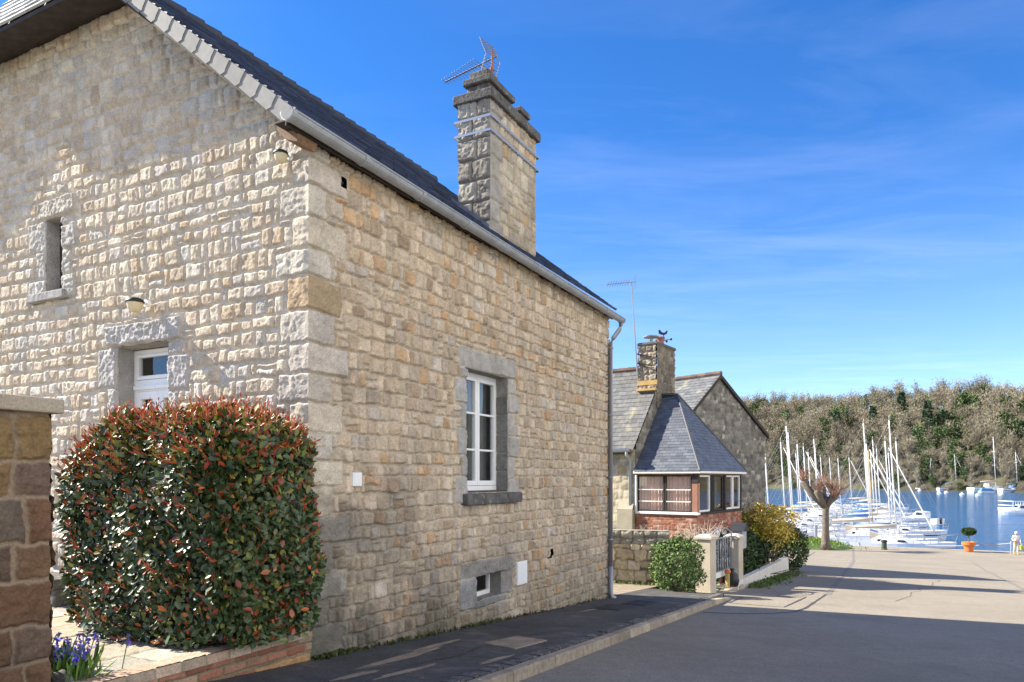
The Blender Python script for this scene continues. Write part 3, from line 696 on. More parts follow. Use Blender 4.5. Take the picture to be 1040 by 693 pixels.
# weeds and moss along the foot of the wall
wr = np.random.default_rng(51); n = 520
tt = np.concatenate([wr.uniform(0, 8.1, 200), wr.normal(3.4, .7, 140), wr.normal(.25, .25, 100), wr.normal(1.4, .5, 80)]); tt = np.clip(tt, .03, 8.1)
P = np.array([H.p(t, -.04-abs(wr.normal(0, .035)), gz(t)) for t in tt]); Nn = np.tile(UP, (n, 1))
V, Qd, C = leaves(P, Nn, .055, pick([((.06, .085, .02), 3), ((.09, .09, .03), 2), ((.035, .05, .015), 2)], n, wr), wr, .8, .4)
struct(npmesh('wall_foot_weeds', V, Qd, M['leafmatt'], None, C), 'stuff')

# patio, retaining wall, hedge
zp = -1.42; pr_ = np.random.default_rng(61)
fl = []
for (x0, x1, y0, y1) in courses(2.3, 5.2, (.45, .6), (.45, .85), pr_, .0, .0): fl.append((x0, x1, y0, y1))
struct(masonry('patio', H.p(-2.3, .11, zp-.012), H.u, H.v, UP, 2.3, 5.2, .014, fl, [((.40, .34, .25), 3), ((.44, .39, .3), 2), ((.36, .33, .28), 2), ((.42, .33, .2), 1)], (.16, .15, .08), None, M['stone'], pr_,
        joint=.012, edge=.03, relief=.012, rough=.003, tilt=.004, warp=.012, loc=H.p(-1, 2, zp)))
mb = MB(); mb.box(H, -2.28, -.0, .06, 7.2, -2.3, zp-.013); struct(mb.build('patio_base', M['soil']))
sheet('side_yard', np.arange(-12, -2.2, 1.), np.linspace(.0, 9, 5), lambda t, s: zp-.03, M['patch'])
bw = thing('brick_wall', 'low red brick retaining wall with pale brick coping below the hedge', 'wall', H.p(-1.1, .04, -1.7), H.ang)
br = bricks(2.3, .6, .235, .078)
masonry('brickwork', H.p(-2.3, -.03, -1.995), H.u, UP, -H.v, 2.3, .52, .0065, br, [((.33, .155, .10), 3), ((.40, .21, .14), 2), ((.28, .12, .08), 2), ((.36, .24, .16), 1.3), ((.30, .22, .16), .6)], (.2, .19, .12), bw, M['stone'], pr_,
        specials=[(1.62, 2.3, 0, .37, (.40, .23, .11), .014, .006)], joint=.008, edge=.014, relief=.012, rough=.003, warp=.005, tilt=.006)
masonry('coping', H.p(-2.3, -.045, -1.40), H.u, H.v, UP, 2.3, .18, .0075, bricks(2.3, .18, .225, .19), [((.46, .36, .27), 3), ((.42, .3, .22), 2)], (.26, .23, .15), bw, M['stone'], pr_, joint=.006, edge=.014, relief=.006, rough=.002, warp=.003)
masonry('coping', H.p(-2.3, -.045, -1.475), H.u, UP, -H.v, 2.3, .076, .0075, bricks(2.3, .1, .225, .1), [((.46, .36, .27), 3), ((.42, .3, .22), 2)], (.26, .23, .15), bw, M['stone'], pr_, joint=.006, edge=.012, relief=.006, rough=.002, warp=.003)
mb = MB(); mb.box(H, -2.299, -.01, -.029, .13, -2.2, -1.402); mb.build('core', M['concrete'], bw)

HT0, HT1, HS0, HS1 = -1.17, .05, -.27, 2.13
bush = thing('photinia_bush', 'big clipped photinia bush with glossy green leaves and red young shoots', 'bush', H.p(-.55, 1.0, zp), H.ang)
br_ = np.random.default_rng(71)
def hedge_top(t, s): return .60-.24*np.clip((s-.8)/1.3, 0, 1)**1.5-.05*np.clip((t+.5)/.5, 0, 1)
def hedge_shell(n, depth, rng):
    out = []; nor = []
    while len(out) < n:
        f = rng.random(); t = rng.uniform(HT0, HT1); s = rng.uniform(HS0, HS1); z = rng.uniform(zp+.02, hedge_top(t, s)); nv = None
        if f < .40: t = HT0; nv = -H.u
        elif f < .66: s = HS0; nv = -H.v
        elif f < .84: z = hedge_top(t, s); nv = UP
        elif f < .93: s = HS1; nv = H.v
        else: t = HT1; nv = H.u
        tm, sm, zm = (HT0+HT1)/2, (HS0+HS1)/2, (zp+.5)/2
        # rounded, lumpy box: squash the corners, narrow the foot a little
        a, b = (t-tm)/((HT1-HT0)/2), (s-sm)/((HS1-HS0)/2); zt = hedge_top(t, s); c = (z-(zp+zt)/2)/((zt-zp)/2)
        rr_ = (abs(a)**5+abs(b)**4.6+max(c, 0)**4.4)**(1/4.6); k = min(1, 1/max(rr_, .01)); lump = .035*sin(5*t+3*z+s*4)+.03*sin(7*s-4*z)+.02*sin(11*z+6*s)
        foot = 1-.08*max(0, -c-.35)**1.3
        d = abs(rng.normal(0, depth))-lump
        p = np.array(H.p(tm+a*k*foot*(HT1-HT0)/2, sm+b*k*foot*(HS1-HS0)/2, (zp+zt)/2+c*k*(zt-zp)/2))-nv*d
        out.append(p); nor.append(nv)
    return np.array(out), np.array(nor)
n = 18500; P, Nn = hedge_shell(n, .09, br_)
redf = np.clip((P[:, 2]+.4)/.9, 0, 1)
gp_ = pick([((.042, .072, .02), 5), ((.06, .095, .028), 3), ((.14, .16, .03), 1.2), ((.055, .085, .03), 2)], n, br_)
rp_ = pick([((.34, .055, .025), 3), ((.42, .12, .03), 2), ((.2, .05, .02), 2), ((.22, .2, .03), 2)], n, br_)
isr = br_.random(n) < (.10+.2*redf**2)
C = np.where(isr[:, None], rp_, gp_); yl = br_.random(n) < .3*redf**1.5; C = np.where(yl[:, None], pick([((.20, .22, .03), 2), ((.14, .20, .03), 2), ((.3, .2, .03), 1)], n, br_), C)
Pi = P-Nn*br_.uniform(.1, .35, (n, 1)); Pi = Pi[::4]; V1_, Q1_, C1_ = leaves(np.concatenate([P, Pi]), np.concatenate([Nn, Nn[::4]])+np.array([0, 0, .5]), .073, np.concatenate([C, gp_[::4]]), br_, .42, .52, .2, face=True)
npmesh('foliage', V1_, Q1_, M['leaf'], bush, C1_)
# young red shoots standing up from the top and here and there on the sides
Pa, Na = hedge_shell(4200, .012, br_); up_ = Na[:, 2] > .5; Pu = Pa[up_]; key = np.sin(Pu[:, 0]*23+Pu[:, 1]*9)+np.sin(Pu[:, 1]*27-Pu[:, 0]*7); Pt = Pu[key > -.35][:430]
Ps, Ns = Pa[~up_], Na[~up_]; w_up = br_.random(len(Ps)) < .05+.33*np.clip((Ps[:, 2]+.35)/.8, 0, 1)**1.5; Ps, Ns = Ps[w_up][:520], Ns[w_up][:520]; n0 = len(Pt)
Pt = np.concatenate([Pt, Ps]); Nt = np.concatenate([np.tile(UP, (n0, 1)), Ns*.7+UP*.6])
VV, QQ, CC = [], [], []; k = 0
dirs = Nt+br_.normal(0, .28, Nt.shape); dirs /= np.linalg.norm(dirs, axis=1)[:, None]; ln = br_.uniform(.05, .15, len(Pt))
for j in range(6):
    f = j/5.; PP = Pt+dirs*(ln*f)[:, None]
    v, q, c = leaves(PP, dirs+0, .05*(1.1-.4*f), pick([((.42, .06, .025), 3), ((.5, .13, .035), 2.5), ((.3, .045, .02), 1.5), ((.36, .26, .04), 2)], len(Pt), br_), br_, .33, .3, .3)
    VV.append(v); QQ.append(q+k); CC.append(c); k += len(v)
npmesh('young_shoots', np.concatenate(VV), np.concatenate(QQ), M['leaf'], bush, np.concatenate(CC))
mb = MB()
for i in range(60):
    b = H.p(br_.uniform(-.8, -.3), br_.uniform(.25, 1.6), zp); e = H.p(br_.uniform(HT0+.05, HT1-.05), br_.uniform(HS0+.1, HS1-.1), br_.uniform(-.9, .35))
    m_ = np.array(b)*.5+np.array(e)*.5+br_.normal(0, .06, 3); mb.tube([b, m_, e], [.02, .013, .005], 6)
mb.build('stems', M['bark'], bush)

# bluebells by the pier, the rock beside them, plinth under the gable
fb = thing('flowering_plant', 'clump of violet blue spring flowers beside the stone pier', 'plant', H.p(-2.08, .42, zp), H.ang)
fr_ = np.random.default_rng(81)
n = 420; P = np.array([H.p(-2.08+fr_.normal(0, .10), .40+fr_.normal(0, .13), zp+fr_.uniform(0, .06)) for i in range(n)])
V, q, C = leaves(P, np.tile(UP*1.2, (n, 1)), .17, pick([((.10, .2, .03), 3), ((.06, .13, .025), 2), ((.16, .25, .05), 1)], n, fr_), fr_, .5, .14, .4)
npmesh('foliage', V, q, M['leafmatt'], fb, C)
VV, QQ, CC = [], [], []; k = 0
st = MB()
for i in range(34):
    b = np.array(H.p(-2.08+fr_.normal(0, .10), .40+fr_.normal(0, .15), zp)); tp = b+np.array([fr_.normal(0, .04), fr_.normal(0, .04), fr_.uniform(.2, .3)])
    st.tube([b, tp], .004, 5, (.1, .2, .05)); m_ = 16
    PP = tp-UP*fr_.uniform(0, .09, m_)[:, None]
    v, q, c = leaves(PP, fr_.normal(0, 1, (m_, 3)), .026, pick([((.10, .07, .5), 3), ((.16, .10, .55), 2)], m_, fr_), fr_, .4, .6)
    VV.append(v); QQ.append(q+k); CC.append(c); k += len(v)
npmesh('blossom', np.concatenate(VV), np.concatenate(QQ), M['leafmatt'], fb, np.concatenate(CC)); st.build('stems', M['leafmatt'], fb)
def rock(name, o, r, m, rng, label):
    import bmesh
    bm = bmesh.new(); bmesh.ops.create_icosphere(bm, subdivisions=4, radius=1)
    V = np.array([v.co[:] for v in bm.verts]); F = [[v.index for v in f.verts] for f in bm.faces]; bm.free()
    for i in range(14):
        d = rng.normal(0, 1, 3); d /= np.linalg.norm(d); h = rng.uniform(.6, .9); k = V@d; V -= np.outer(np.clip(k-h, 0, 1), d)*.85
    V = V*np.array(r)*(1+.03*np.sin(V[:, :1]*9+V[:, 1:2]*7))+np.array(o)
    return tag(npmesh(name, V, np.zeros((0, 4), int), m, None, None, False, loc=np.array(o)-np.array([0, 0, r[2]*.5]), tris=np.array(F)), label, 'rock')
rock('rock', H.p(-2.2, .15, -1.5), (.13, .12, .2), M['darkgranite'], fr_, 'dark rough boulder at the foot of the stone pier')
ps = thing('stone_step', 'dark mossy stone step against the gable behind the bush', 'step', H.p(-.2, 4.2, zp), H.ang)
mb = MB(); mb.box(H, -.42, -.01, 3.3, 5.4, zp-.1, zp+.2); mb.build('riser', M['darkgranite'], ps, bevel=.02)
mb = MB(); mb.box(H, -.45, -.012, 3.27, 5.43, zp+.2, zp+.31); mb.build('tread', M['darkgranite'], ps, bevel=.02)

# the gate pier at the left edge
gp0 = thing('gate_pier', 'brown granite gate pier with flat stone cap at the left edge', 'pier', H.p(-2.7, .35, -1.8), H.ang)
g_ = np.random.default_rng(91); PT0, PT1, PS0, PS1 = -3.05, -2.36, .0, .66
gpal = [((.145, .082, .048), 3), ((.195, .13, .062), 2), ((.13, .09, .066), 2), ((.165, .10, .06), 2), ((.15, .12, .09), 1)]
def pst(rng):
    out = []; z = 0
    while z < 2.4:
        h = rng.uniform(.17, .31); k = rng.uniform(.44, .56) if rng.random() < .6 else .7
        out += [(0, k, z, z+h), (k, .7, z, z+h)] if k < .6 else [(0, .7, z, z+h)]; z += h
    return out
for (o, ax, n_, W_) in ((H.p(PT0, PS0, -1.95), H.u, -H.v, PT1-PT0), (H.p(PT0, PS1, -1.95), -H.v, -H.u, PS1-PS0), (H.p(PT1, PS0, -1.95), H.v, H.u, PS1-PS0), (H.p(PT1, PS1, -1.95), -H.u, H.v, PT1-PT0)):
    masonry('shaft', o, ax, UP, n_, W_, 2.37, .008, pst(g_), gpal, (.27, .205, .145), gp0, M['stone'], g_, joint=.016, edge=.03, relief=.022, rough=.012, tilt=.01, warp=.016, base_dirt=[((.07, .07, .06), 1.0, .55)])
mb = MB(); mb.box(H, PT0-.05, PT1+.065, PS0-.065, PS1+.05, .42, .515); mb.build('cap', M['concrete'], gp0, bevel=.012)
mb = MB(); mb.box(H, PT0-.05, PT1+.06, PS0-.06, PS1+.05, -2.0, -1.36); mb.build('plinth', M['granite'], gp0, bevel=.02)
# ================================================================== the cottage with its conservatory, and the barn
cot = thing('cottage', 'stone cottage with grey slate roof and a pyramid roofed conservatory at its gable', 'house', K.p(2.3, 1.96, gz(18)), K.ang)
c_ = np.random.default_rng(101); CB = -3.6; kc = 1.17
cpal = [((.45, .38, .28), 3), ((.5, .44, .34), 3), ((.38, .33, .26), 2), ((.42, .31, .19), 1)]
def czr(a): return 3.67-kc*abs(2.32-a)
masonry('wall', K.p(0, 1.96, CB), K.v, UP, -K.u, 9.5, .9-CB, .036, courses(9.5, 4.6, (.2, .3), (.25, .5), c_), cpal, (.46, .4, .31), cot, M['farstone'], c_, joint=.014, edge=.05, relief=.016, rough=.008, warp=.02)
masonry('wall', K.p(0, 1.96, CB), K.u, UP, -K.v, 4.64, 7.3, .04, courses(4.64, 7.4, (.15, .28), (.2, .42), c_), [((.22, .2, .17), 3), ((.3, .27, .22), 2), ((.17, .155, .13), 2)], (.2, .18, .15), cot, M['farstone'], c_, joint=.014, edge=.05, relief=.02, rough=.01, warp=.02,  # lane gable in darker stone: its shade is put into the palette
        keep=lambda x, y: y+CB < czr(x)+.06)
mb = MB(); mb.box(K, 4.5, 4.64, 1.97, 11.4, CB, .92, (.4, .34, .26)); mb.prism([K.p(.02, 11.4, CB), K.p(4.6, 11.4, CB), K.p(4.6, 11.4, .9), K.p(2.32, 11.4, 3.6), K.p(.02, 11.4, .9)], K.v*.2, (.4, .34, .26))
mb.build('wall', M['farstone'], cot)
kr_ = 1/sqrt(1+kc*kc); mb = MB(); Lr = 2.55/kr_
cs = [(.125, .127, .125), (.14, .14, .136), (.115, .117, .117), (.135, .13, .118)]
slates(mb, K.p(-.23, 11.7, czr(-.23)+.05), -K.v, (K.u+UP*kc)*kr_, (UP-K.u*kc)*kr_, [(0, 0), (9.72, 0), (9.72, Lr), (0, Lr)], .3, .19, c_, cs, lift=.012)
slates(mb, K.p(4.87, 1.98, czr(4.87)+.05), K.v, (-K.u+UP*kc)*kr_, (UP+K.u*kc)*kr_, [(0, 0), (9.72, 0), (9.72, Lr), (0, Lr)], .3, .19, c_, cs, lift=.012)
rf = mb.build('roof', M['greyslate'], cot)
mb = MB()
for i in range(26): mb.tube([K.p(2.32, 2.6+i*.36, 3.71), K.p(2.32, 2.6+i*.36+.345, 3.71)], [.10, .115], 8, tuple(np.array((.15, .10, .08))*c_.uniform(.75, 1.2)))
mb.build('ridge_tiles', M['farstone'], rf)
mb = MB(); mb.box(K, -.26, -.2, 2.0, 11.6, .78, .90); mb.box(K, -.2, -.02, 2.0, 11.6, .84, .865); mb.build('eaves_board', M['oldwood'], cot)
mb = MB(); mb.tube([K.p(-.30, 2.02, .86), K.p(-.30, 11.6, .86)], .06, 8); mb.build('gutter', M['zinc'], cot, smooth=True)
mb = MB(); mb.tube([K.p(-.30, 2.12, .82), K.p(-.28, 2.12, .72), K.p(-.06, 2.10, .5), K.p(-.06, 2.10, -2.6)], .045, 8); mb.build('downpipe', M['zinc'], cot, smooth=True)
mb = MB(); mb.box(K, -.16, .3, 1.98, 2.5, CB, -.95); mb.prism([K.p(-.16, 1.98, -.95), K.p(.0, 1.98, -.65), K.p(.0, 2.5, -.65), K.p(-.16, 2.5, -.95)][0:3]+[K.p(-.16, 2.5, -.95)], (0, 0, -.02)); mb.build('buttress', M['concrete'], cot, bevel=.03)
# chimney
a0, a1, b0, b1, z0, z1 = 1.55, 3.08, 1.95, 2.56, 2.3, 4.36
hp = [((.34, .28, .2), 3), ((.4, .34, .25), 2), ((.27, .23, .18), 2)]
ch = masonry('chimney', K.p(a0, b0, z0), K.v, UP, -K.u, b1-b0, z1-z0, .026, courses(.7, 2.2, (.2, .32), (.2, .36), c_), hp, (.34, .29, .22), cot, M['farstone'], c_, joint=.012, edge=.05, relief=.03, rough=.02, warp=.02)
for (o, ax, nn, W_) in ((K.p(a0, b0, z0), K.u, -K.v, a1-a0), (K.p(a1, b0, z0), K.v, K.u, b1-b0), (K.p(a0, b1, z0), K.u, K.v, a1-a0)):
    masonry('flank', o, ax, UP, nn, W_, z1-z0, .03, courses(W_, 2.2, (.16, .28), (.2, .36), c_), [((.2, .17, .13), 3), ((.25, .22, .17), 2), ((.16, .14, .11), 2)], (.19, .165, .13), ch, M['farstone'], c_, joint=.012, edge=.05, relief=.03, rough=.02, warp=.02)  # chimney sides turned from the sun get a palette darkened for shade
mb = MB(); mb.box(K, a0-.05, a1+.05, b0-.05, b1+.05, z1, z1+.09); mb.build('cap', M['darkgranite'], ch, bevel=.02)
mb = MB(); mb.box(K, a0-.04, a0, b0-.04, b1+.04, 3.05, 3.2); mb.box(K, a0-.14, a0+.0, b0-.02, b1+.04, 2.86, 2.92); mb.build('flashing', mat('ochre_mortar', (.5, .33, .12), .9, noise=[(6, .2, 3)]), ch)
mb = MB(); mb.lathe(K.p(a0+.3, 2.25, z1+.09), [(.06, 0), (.05, .2)], 10); mb.lathe(K.p(a0+.3, 2.25, z1+.29), [(.26, 0), (.27, .03), (.24, .045)], 16); mb.build('rain_plate', M['zinc'], ch)
mb = MB(); mb.lathe(K.p(2.6, 2.25, z1+.09), [(.17, 0), (.16, .05), (.12, .09), (.12, .26), (.15, .28), (.15, .33), (.11, .34)], 14); mb.build('chimney_pot', M['pottery'], ch, smooth=True)
mb = MB(); mb.lathe(K.p(2.95, 2.2, 3.72), [(.01, -.12), (.2, -.03), (.2, .02), (.02, .04)], 12); mb.tube([K.p(2.95, 2.2, 3.6), K.p(2.95, 2.2, 3.74)], .02, 6)
wv = thing('weather_vane', 'dark wrought iron weather vane on the cottage chimney', 'weather vane', K.p(2.98, 2.3, z1+.09), K.ang)
mb = MB(); o = K.p(2.98, 2.3, z1+.09); mb.tube([o, o+UP*.5], .015, 6); mb.build('pole', M['iron'], wv)
mb = MB(); mb.tube([o+UP*.3-K.u*.25, o+UP*.3+K.u*.25], .012, 5); mb.tube([o+UP*.3-K.v*.25, o+UP*.3+K.v*.25], .012, 5)
for t in (0, pi/2, pi, 1.5*pi): c = o+UP*.3+(K.u*cos(t)+K.v*sin(t))*.27; mb.lathe(c, [(.02, -.04), (.045, 0), (.02, .04)], 8)
mb.build('arms', M['iron'], wv)
mb = MB(); dv = (K.u*.5-K.v*.86); P = [o+UP*zz+dv*xx for xx, zz in ((-.17, .53), (-.11, .49), (.01, .47), (.1, .5), (.14, .6), (.1, .63), (.06, .57), (-.01, .55), (-.07, .58), (-.13, .66), (-.18, .64))]
mb.prism(P, np.cross(dv, UP)*.012); mb.build('cockerel', M['iron'], wv)
an2 = thing('tv_antenna', 'thin television aerial on a tall pole beside the cottage chimney', 'antenna', K.p(a0-.05, 2.62, 3.2), K.ang)
o = np.array(K.p(a0-.06, 2.58, 3.35)); tp = o+UP*3.2-np.array([.20, 0, 0])
mb = MB(); mb.tube([o, tp], [.026, .02], 6); mb.build('mast', M['steel'], an2)
mb = MB()
for z in (.45, .75): mb.tube([o+UP*z, o+UP*(z-.15)-K.v*.5+K.u*.0], .014, 5); mb.tube([o+UP*z+K.v*.05, o+UP*(z-.3)-K.v*.62], .012, 5)
mb.build('bracket', M['iron'], an2)
bd = np.array([-.95, -.1, -.11]); bd /= np.linalg.norm(bd); sd = np.cross(UP, bd)
mb = MB(); mb.tube([tp-UP*.1+bd*-.15, tp-UP*.1+bd*.85], .014, 5); mb.build('boom', M['steel'], an2)
mb = MB()
for i in range(9): c = tp-UP*.1+bd*(.1+.085*i); mb.tube([c-sd*.15-UP*.05, c+sd*.15+UP*.05], .008, 4)
for i in range(5): c = tp-UP*.1-bd*.12+UP*(-.2+.1*i); mb.tube([c-sd*.2, c+sd*.2], .008, 4)
mb.build('elements', M['steel'], an2)
# conservatory
CE = .22; cb = bricks(4.3, 2.6, .23, .076); bp = [((.33, .13, .085), 3), ((.38, .17, .11), 2), ((.27, .10, .07), 2), ((.4, .26, .2), .8)]
cw = masonry('brick_base', K.p(0, 0, CB), K.v, UP, -K.u, 1.95, -1.06-CB, .02, [(x0, x1, y0, y1) for x0, x1, y0, y1 in cb], bp, (.36, .29, .22), cot, M['farstone'], c_, joint=.009, edge=.02, relief=.008, rough=.003, warp=.004)
masonry('flank', K.p(0, 0, CB), K.u, UP, -K.v, 4.15, -1.06-CB, .02, cb, bp, (.3, .24, .19), cw, M['farstone'], c_, joint=.009, edge=.02, relief=.008, rough=.003, warp=.004)
mb = MB(); mb.box(K, 4.1, 4.15, .01, 1.95, CB, CE, (.33, .14, .09)); mb.build('back', M['farstone'], cw)
FK = Q(lambda a, d, z: K.p(d, a, z)); SK = Q(lambda a, d, z: K.p(a, d, z))
mb = MB(); mb.box(K, -.05, .12, -.06, 1.95, -1.075, -1.0); mb.box(K, -.05, .12, 1.9, 1.96, -1.0, .1); mb.build('sill', M['whitepaint'], cot, bevel=.008)
mb = MB(); mb.box(K, .12, 4.18, -.06, .12, -1.075, -1.01); mb.build('sill', M['darkwood'], cot, bevel=.008)
mb = MB(); mb.box(K, -.02, .14, -.02, .14, -1.0, -.14); mb.build('corner_post', mat('terracotta_paint', (.36, .17, .11), .7, noise=[(5, .1, 3)]), cot, bevel=.006)
mb = MB(); mb.box(K, -.03, .15, -.03, .15, -.14, .12); mb.build('corner_post', M['darkwood'], cot)
def kwin(q, a0, a1, z0, z1, bars, parent, m, fw=.05, dep=.02):
    mb = MB()
    for b in ((a0, a0+fw, z0, z1), (a1-fw, a1, z0, z1), (a0+fw, a1-fw, z1-fw, z1), (a0+fw, a1-fw, z0, z0+fw)): mb.box(q, b[0], b[1], dep, dep+.06, b[2], b[3])
    w = mb.build('window', m, parent); g = MB(); g.poly([q.p(a, dep+.03, z) for a, z in ((a0+fw, z0+fw), (a1-fw, z0+fw), (a1-fw, z1-fw), (a0+fw, z1-fw))]); g.build('pane', M['glass'], w)
    if bars:
        for f in bars: b_ = MB(); z = z0+(z1-z0)*f; b_.box(q, a0+fw, a1-fw, dep-.01, dep+.02, z-.014, z+.014); b_.build('glazing_bar', M['whitepaint'], w)
    return w
w1 = kwin(FK, .15, 1.0, -1.0, .1, (.28, .6), cot, M['darkwood'], .045); w2 = kwin(FK, 1.02, 1.9, -1.0, .1, (.28, .6), cot, M['darkwood'], .045)
mb = MB(); mb.box(K, -.03, .1, .12, 1.95, .10, .15); mb.box(K, .02, 4.18, -.03, .1, .1, .15); mb.build('head_beam', M['oldwood'], cot)
mb = MB(); mb.box(K, -.11, -.08, -.13, 1.98, .15, CE); mb.box(K, -.08, 4.29, -.13, -.10, .15, CE); mb.build('fascia', M['whitepaint'], cot)
mb = MB(); mb.box(K, -.08, 4.25, -.1, 1.94, .152, .17); mb.build('ceiling_board', M['plaster'], cot)
drape('curtain', FK, .2, .98, .11, -1.0, .09, M['curtain'], w1, 8, .02); drape('curtain', FK, 1.05, 1.9, .11, -1.0, .09, M['curtain'], w2, 8, .02)
for (x0, x1) in ((.2, 1.15), (1.2, 1.32), (1.52, 2.35), (2.6, 3.3), (3.34, 4.05)):
    if x1-x0 < .2: continue
    kwin(SK, x0, x1, -1.0, .1, (), cot, M['whitepaint'] if x0 < .3 or x0 > 2.5 else M['darkwood'], .055)
for x in (1.2, 1.36, 2.42, 2.5, 4.07): mb = MB(); mb.box(K, x, x+.09, -.01, .12, -1.0, .1); mb.build('post', M['darkwood'], cot)
drape('curtain', SK, 1.5, 2.4, .25, -1.0, .1, M['greycurtain'], cot, 6, .03)
mb = MB(); A1 = np.array(K.p(2.07, 1.43, 2.72)); A2 = np.array(K.p(2.07, 1.97, 2.72)); ds = [(.105, .116, .138), (.092, .104, .126), (.118, .128, .145)]
def tri_slates(p0, p1, top, extra=None):
    p0, p1 = np.array(p0), np.array(p1); ex = (p1-p0); W_ = np.linalg.norm(ex); ex /= W_; v = top-p0; y = v-ex*(v@ex); hh = np.linalg.norm(y); ey = y/hh; n = np.cross(ex, ey)
    pts = [(0, 0), (W_, 0)]
    if extra is not None: e = extra-p0; pts += [(e@ex, e@ey)]
    pts += [((top-p0)@ex, hh)]
    if n[2] < 0: n = -n
    slates(mb, p0, ex, ey, n, pts, .22, .12, c_, ds, lift=.009, jit=.002)
tri_slates(K.p(-.22, 1.97, CE), K.p(-.22, -.22, CE), A1-0, None) if False else None
E0, E1_, E2, E3 = K.p(-.12, 1.97, CE), K.p(-.12, -.14, CE), K.p(4.3, -.14, CE), K.p(4.3, 1.97, CE)
tri_slates(E0, E1_, A2, A1); tri_slates(E1_, E2, A1); tri_slates(E2, E3, A1, A2)
cf = mb.build('conservatory_roof', M['slate'], cot)
mb = MB()
for (p, q) in ((E1_, A1), (E2, A1), (A1, A2)): mb.tube([np.array(p)+UP*.01, np.array(q)+UP*.02], .035, 6, (.08, .085, .095))
mb.box(K, 1.95, 2.2, 1.5, 1.96, 2.72, 2.79, (.08, .08, .08)); mb.build('hip_caps', M['slate'], cf)

barn = thing('barn', 'dark rubble stone barn with steep gable facing the lane below the cottage', 'house', G3.p(0, 0, gz(27)), G3.ang)
def bzr(a): return 4.3-np.where(a > 0, .685*a, -.86*a)
BB = -5.0
bpal = [((.20, .185, .16), 3), ((.26, .24, .205), 2), ((.155, .145, .125), 2), ((.42, .39, .34), .35)]
masonry('wall', G3.p(-3.2, 0, BB), G3.u, UP, -G3.v, 6.55, 9.4, .04, courses(6.6, 9.4, (.13, .24), (.15, .34), c_), bpal, (.21, .195, .17), barn, M['farstone'], c_, joint=.014, edge=.05, relief=.025, rough=.014, warp=.03, tilt=.02, keep=lambda x, y: y+BB < bzr(x-3.2))
mb = MB(); mb.prism([G3.p(3.25, 0.03, BB), G3.p(3.35, .03, BB), G3.p(3.35, .03, bzr(3.35)-.1), G3.p(3.25, .03, bzr(3.25)-.1)], G3.v*8.6, (.2, .185, .16)); mb.box(G3, -3.2, -3.1, .03, 8.6, BB, 1.4, (.25, .23, .2)); mb.build('wall', M['farstone'], barn)
mb = MB(); s1, s2 = .685, .86
L1 = sqrt(1+s1*s1); L2 = sqrt(1+s2*s2)
slates(mb, G3.p(3.5, 8.6, bzr(3.5)+.02), -G3.v, (-G3.u+UP*s1)/L1, (UP+G3.u*s1)/L1, [(0, 0), (8.72, 0), (8.72, 3.5*L1), (0, 3.5*L1)][::1], .3, .2, c_, ds)
slates(mb, G3.p(-3.4, -.12, bzr(-3.4)+.02), G3.v, (G3.u+UP*s2)/L2, (UP-G3.u*s2)/L2, [(0, 0), (8.72, 0), (8.72, 3.4*L2), (0, 3.4*L2)], .3, .2, c_, [(.125, .13, .135), (.14, .14, .14), (.115, .12, .125)])
rf = mb.build('roof', M['greyslate'], barn)
mb = MB()
for i in range(23): mb.tube([G3.p(0, -.12+i*.38, 4.36), G3.p(0, -.12+i*.38+.36, 4.36)], [.10, .12], 8, tuple(np.array((.15, .105, .085))*c_.uniform(.75, 1.2)))
mb.build('ridge_tiles', M['farstone'], rf)
mb = MB()
for a_, s_ in ((3.5, 1), (-3.4, -1)): mb.prism([G3.p(0, -.13, 4.33), G3.p(a_, -.13, bzr(a_)+.03), G3.p(a_, -.13, bzr(a_)-.12), G3.p(0, -.13, 4.16)], G3.v*.1)
mb.build('verge_board', M['darkwood'], barn)

# ------------------------------------------------------------------ garden wall, pillars, gate, hedges by the lane
pL, pR = np.array(H.p(11.75, 1.9, 0)), np.array(H.p(12.25, -.42, 0))
dW = pR-pL; GW = Fr((pL[0], pL[1], 0), atan2(dW[1], dW[0])); LW = np.linalg.norm(dW)
gw = thing('garden_wall', 'low garden wall of big pale stones with grey coping beside the round bush', 'wall', GW.p(LW/2, .2, gz(12)-.1), GW.ang)
def rubble(W, Hh, rng):
    out = []; y = 0
    while y < Hh:
        h = rng.uniform(.2, .34); x = -rng.uniform(0, .2)
        while x < W: w = rng.uniform(.2, .48); out.append((x, x+w, y+rng.uniform(-.04, .04), y+h+rng.uniform(-.04, .04))); x += w
        y += h
    return out
gwp = [((.54, .46, .33), 3), ((.48, .4, .28), 2), ((.58, .51, .4), 2), ((.42, .35, .27), 1)]
wb_ = -3.0
for (o, ax, nn, W_) in ((GW.p(-3.2, 0, wb_), GW.u, -GW.v, LW+3.2), (GW.p(LW, 0, wb_), GW.v, GW.u, .4), (GW.p(-3.2, .4, wb_), GW.u, GW.v, LW+3.2)):
    masonry('stonework', o, ax, UP, nn, W_, -1.62-wb_, .022, rubble(W_, 1.5, c_), gwp, (.16, .135, .09), gw, M['farstone'], c_, joint=.014, edge=.04, relief=.035, rough=.012, tilt=.02, warp=.03)
masonry('coping', GW.p(-3.2, -.03, -1.63), GW.u, UP, -GW.v, LW+2.9, .35, .02, [(x*.3-.1, x*.3+.2, y*.18-.0, y*.18+.18) for x in range(30) for y in range(2)], [((.27, .25, .21), 3), ((.33, .3, .25), 2)], (.12, .105, .08), gw, M['farstone'], c_, joint=.012, edge=.06, relief=.04, rough=.012, tilt=.02, warp=.03)
mb = MB(); mb.box(GW, -3.2, LW-.3, .0, .42, -1.66, -1.285, (.28, .26, .22)); mb.build('cap', M['farstone'], gw, bevel=.03)
PA = np.array(K.p(0, 0, 0)); 
